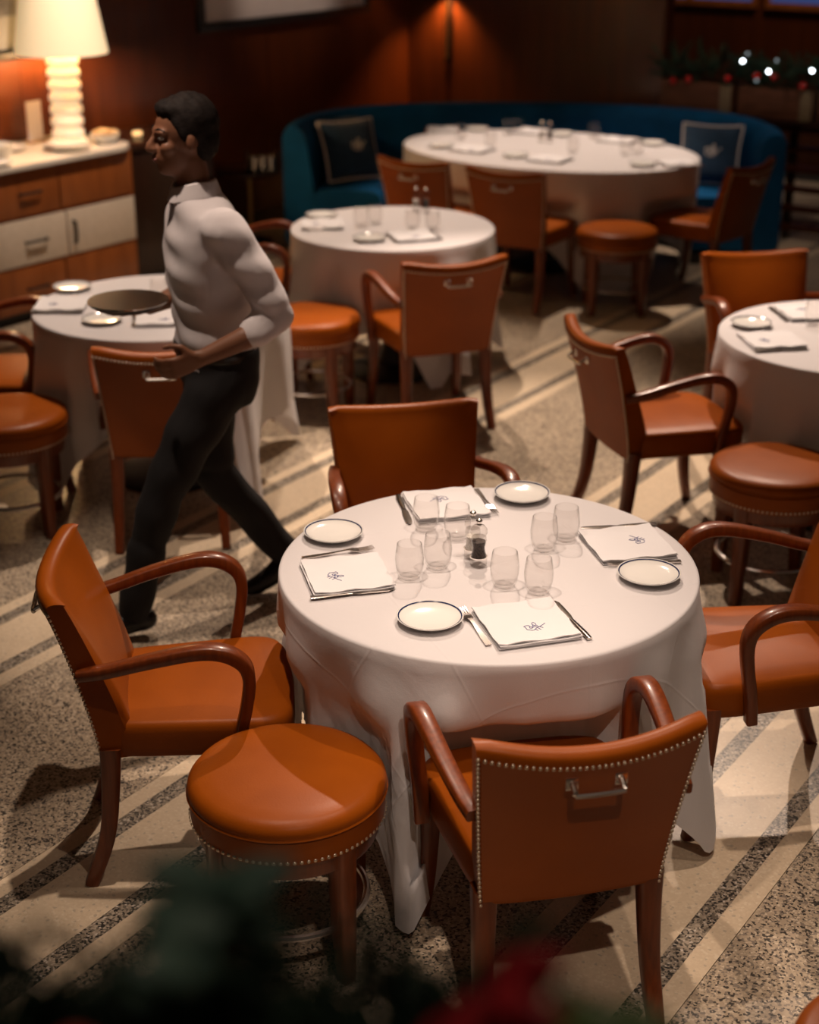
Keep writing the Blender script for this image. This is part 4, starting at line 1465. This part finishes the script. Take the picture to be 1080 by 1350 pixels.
shirt = remesh(sb_, 'shirt', M['shirt'], wt, 0.0105, 3, wrinkle)
cb = MB()
rings = []
for k, (rf, rl, zz) in enumerate([(0.074, 0.074, 1.495), (0.066, 0.066, 1.535), (0.072, 0.072, 1.532), (0.088, 0.088, 1.488), (0.083, 0.083, 1.484)]):
    rings.append([P(0.044 + rf * math.cos(2 * PI * j / 32), rl * math.sin(2 * PI * j / 32), zz - 0.02 * max(0, math.cos(2 * PI * j / 32)) ** 2) for j in range(32)])
rings.append(rings[0])
cb.loft(rings, caps=False).build('collar', M['shirt'], shirt)
tb_ = MB()
torso(tb_, [(-0.005, 0, 0.80, 0.10, 0.15), (-0.008, 0, 0.88, 0.128, 0.178), (-0.004, 0, 0.955, 0.130, 0.176), (0.0, 0, 0.99, 0.131, 0.172)])
for lg in (LEG_F, LEG_R):
    chain(tb_, [(*lg[0][:3], 0.104), (*lg[1][:3], 0.088), (*lg[2][:3], 0.072), (*lg[3][:3], 0.066), (*lg[4][:3], 0.058)])
remesh(tb_, 'trousers', M['trouser'], wt, 0.012, 3, lambda c_: 0.003 * math.sin(40 * c_.z + 12 * c_.x))
MB().loft([[P(0.0 + r * 0.76 * math.cos(2 * PI * j / 36), r * math.sin(2 * PI * j / 36), zz) for j in range(36)] for r, zz in ((0.178, 0.965), (0.180, 0.968), (0.180, 0.996), (0.178, 0.999))]).build('belt', M['shoe'], wt)
# shoes
for toe_up, pts in ((0, [(0.315, 0.075, 0.062, 0.040), (0.36, 0.075, 0.062, 0.042), (0.43, 0.072, 0.048, 0.040), (0.50, 0.071, 0.042, 0.036), (0.535, 0.070, 0.038, 0.030)]),
                    (1, [(-0.275, -0.075, 0.135, 0.038), (-0.25, -0.075, 0.12, 0.042), (-0.19, -0.073, 0.070, 0.040), (-0.13, -0.071, 0.042, 0.035), (-0.10, -0.070, 0.036, 0.029)])):
    sb2 = MB()
    chain(sb2, pts)
    sh_ = remesh(sb2, 'shoe', M['shoe'], wt, 0.010, 2)
    for v in sh_.data.vertices:
        if v.co.z < 0.006 and not toe_up:
            v.co.z = 0.006
        if toe_up and v.co.z < 0.004:
            v.co.z = 0.004
# hair
hb = MB()
ell(hb, HF - 0.024, 0, HZ + 0.045, 0.100, 0.083, 0.097)
ell(hb, HF - 0.060, 0, HZ - 0.005, 0.060, 0.072, 0.075)
ell(hb, HF + 0.030, 0, HZ + 0.090, 0.052, 0.062, 0.034)
for sg in (-1, 1):
    ell(hb, HF - 0.012, sg * 0.068, HZ + 0.025, 0.040, 0.014, 0.032)
remesh(hb, 'hair', M['hair'], wt, 0.008, 2, lambda c_: 0.003 * math.sin(160 * c_.x + 90 * c_.z) * math.sin(120 * c_.y))
for sg in (-1, 1):
    e = MB()
    ell(e, HF + 0.0735, sg * 0.030, HZ + 0.008, 0.0105, 0.012, 0.0068, 14, 10)
    eo = e.build('eye', M['eye'], wt, ang=180)
    e = MB()
    ell(e, HF + 0.0815, sg * 0.030, HZ + 0.008, 0.0038, 0.0052, 0.0052, 10, 8)
    e.build('iris', M['pupil'], eo, ang=180)
    e = MB()
    chain(e, [(HF + 0.086, sg * 0.014, HZ + 0.030, 0.0035), (HF + 0.082, sg * 0.032, HZ + 0.036, 0.004), (HF + 0.068, sg * 0.050, HZ + 0.030, 0.003)], 6)
    e.build('eyebrow', M['hair'], wt)
e = MB()
ell(e, HF + 0.092, 0, HZ - 0.059, 0.008, 0.021, 0.0075, 14, 8)
e.build('lips', M['lip'], wt, ang=180)
# tray in the far hand
ty = thing('serving_tray', 'round dark serving tray held flat in the waiter\'s far hand', 'tray', P(0.245, -0.17, 1.099))
lathe_obj('tray_plate', [(0.005, 0.0), (0.115, 0.0), (0.130, 0.012), (0.132, 0.016), (0.128, 0.017), (0.113, 0.005), (0.005, 0.005)], mat('dark_tray', (0.06, 0.055, 0.06), 0.35, 0.6), ty, 48)
lathe_obj('rim', [(0.1285, 0.0165), (0.1335, 0.0165), (0.1335, 0.021), (0.1285, 0.021)], M['chrome'], ty, 48)

# ------------------------------------------------------------------ near garland on the balustrade in front of the camera
rl = thing('balustrade', 'dark balustrade rail under the blurred garland in the foreground', 'railing', (0, 0.74, 0))
MB().box(-1.2, 1.2, -0.035, 0.035, 1.65, 1.70).build('handrail', M['darkwood'], rl, bevel=0.008)
for x in (-1.0, -0.6, -0.2, 0.2, 0.6, 1.0):
    MB().tube([(x, 0, 0.0), (x, 0, 1.65)], 0.012, 8, side=(1, 0, 0)).build('baluster', M['black'], rl)
MB().box(-1.2, 1.2, -0.03, 0.03, 0.0, 0.03).build('bottom_rail', M['darkwood'], rl, smooth=False)
ng = thing('near_garland', 'blurred pine garland with red petals draped along the bottom of the view', 'garland', (0, 0.74, 1.71))
rg = random.Random(11)
fb = MB()


def top_at(x):
    """height of the foliage crown along the rail"""
    pts = [(-0.9, 0.19), (-0.28, 0.20), (-0.20, 0.165), (-0.12, 0.20), (-0.06, 0.165), (0.03, 0.16), (0.07, 0.145), (0.105, 0.11), (0.14, 0.04), (0.9, 0.0)]
    for (a, b), (c, d) in zip(pts, pts[1:]):
        if x <= c:
            return b + (d - b) * (x - a) / (c - a)
    return 0.04


for i in range(1500):
    x = rg.uniform(-0.45, 0.30)
    h = top_at(x)
    sprig(fb, (x, rg.uniform(-0.05, 0.05), rg.uniform(-0.03, max(0.0, h * 0.92 - 0.03))), (rg.uniform(-1, 1), rg.uniform(-0.6, 0.6), rg.uniform(-0.4, 0.7)), rg.uniform(0.045, 0.08), 18, 0.026, rg, 0.0034)
tag(fb.build('pine_foliage', M['pine'], ng, smooth=False), kind='stuff')
# eucalyptus leaves left, poinsettia petals and holly leaves right of them
for i in range(12):
    b = MB()
    leaf(b, (-0.13 + rg.uniform(-0.035, 0.035), rg.uniform(-0.05, 0.02), 0.195 + rg.uniform(-0.03, 0.02)), (rg.uniform(-1, 1), rg.uniform(-0.6, 0.4), rg.uniform(-0.2, 0.8)), (0, -0.5, 1), 0.05, 0.016)
    b.build('eucalyptus_leaf', M['eucalyptus'], ng, ang=180)
for i in range(9):
    b = MB()
    t = i / 8
    leaf(b, (0.0 + 0.045 * t, -0.045, 0.135 + 0.045 * t), (0.55 + rg.uniform(-0.5, 0.4), -0.3 + rg.uniform(-0.3, 0.3), 0.5 + rg.uniform(-0.5, 0.3)), (0, -0.6, 0.8), 0.058, 0.017)
    b.build('red_petal', M['red_leaf'], ng, ang=180)
for i in range(5):
    b = MB()
    leaf(b, (0.055 + 0.012 * i, -0.04, 0.145), (0.5 + rg.uniform(-0.3, 0.3), -0.3, 0.35 + rg.uniform(-0.2, 0.2)), (0, -0.6, 0.8), 0.055, 0.018)
    b.build('holly_leaf', M['leaf'], ng, ang=180)
for x, zz in ((-0.183, 0.152), (-0.36, 0.16), (0.26, 0.05)):
    MB().ball((x, -0.07, zz), 0.022, 16, 10).build('bauble', M['bauble'], ng)

# put the origins of the sofa and the waiter at their bases
for root, base in ((so, CS), (wt, WB)):
    root.location = base
    for ch in kids(root):
        ch.location = Vector(ch.location) - base
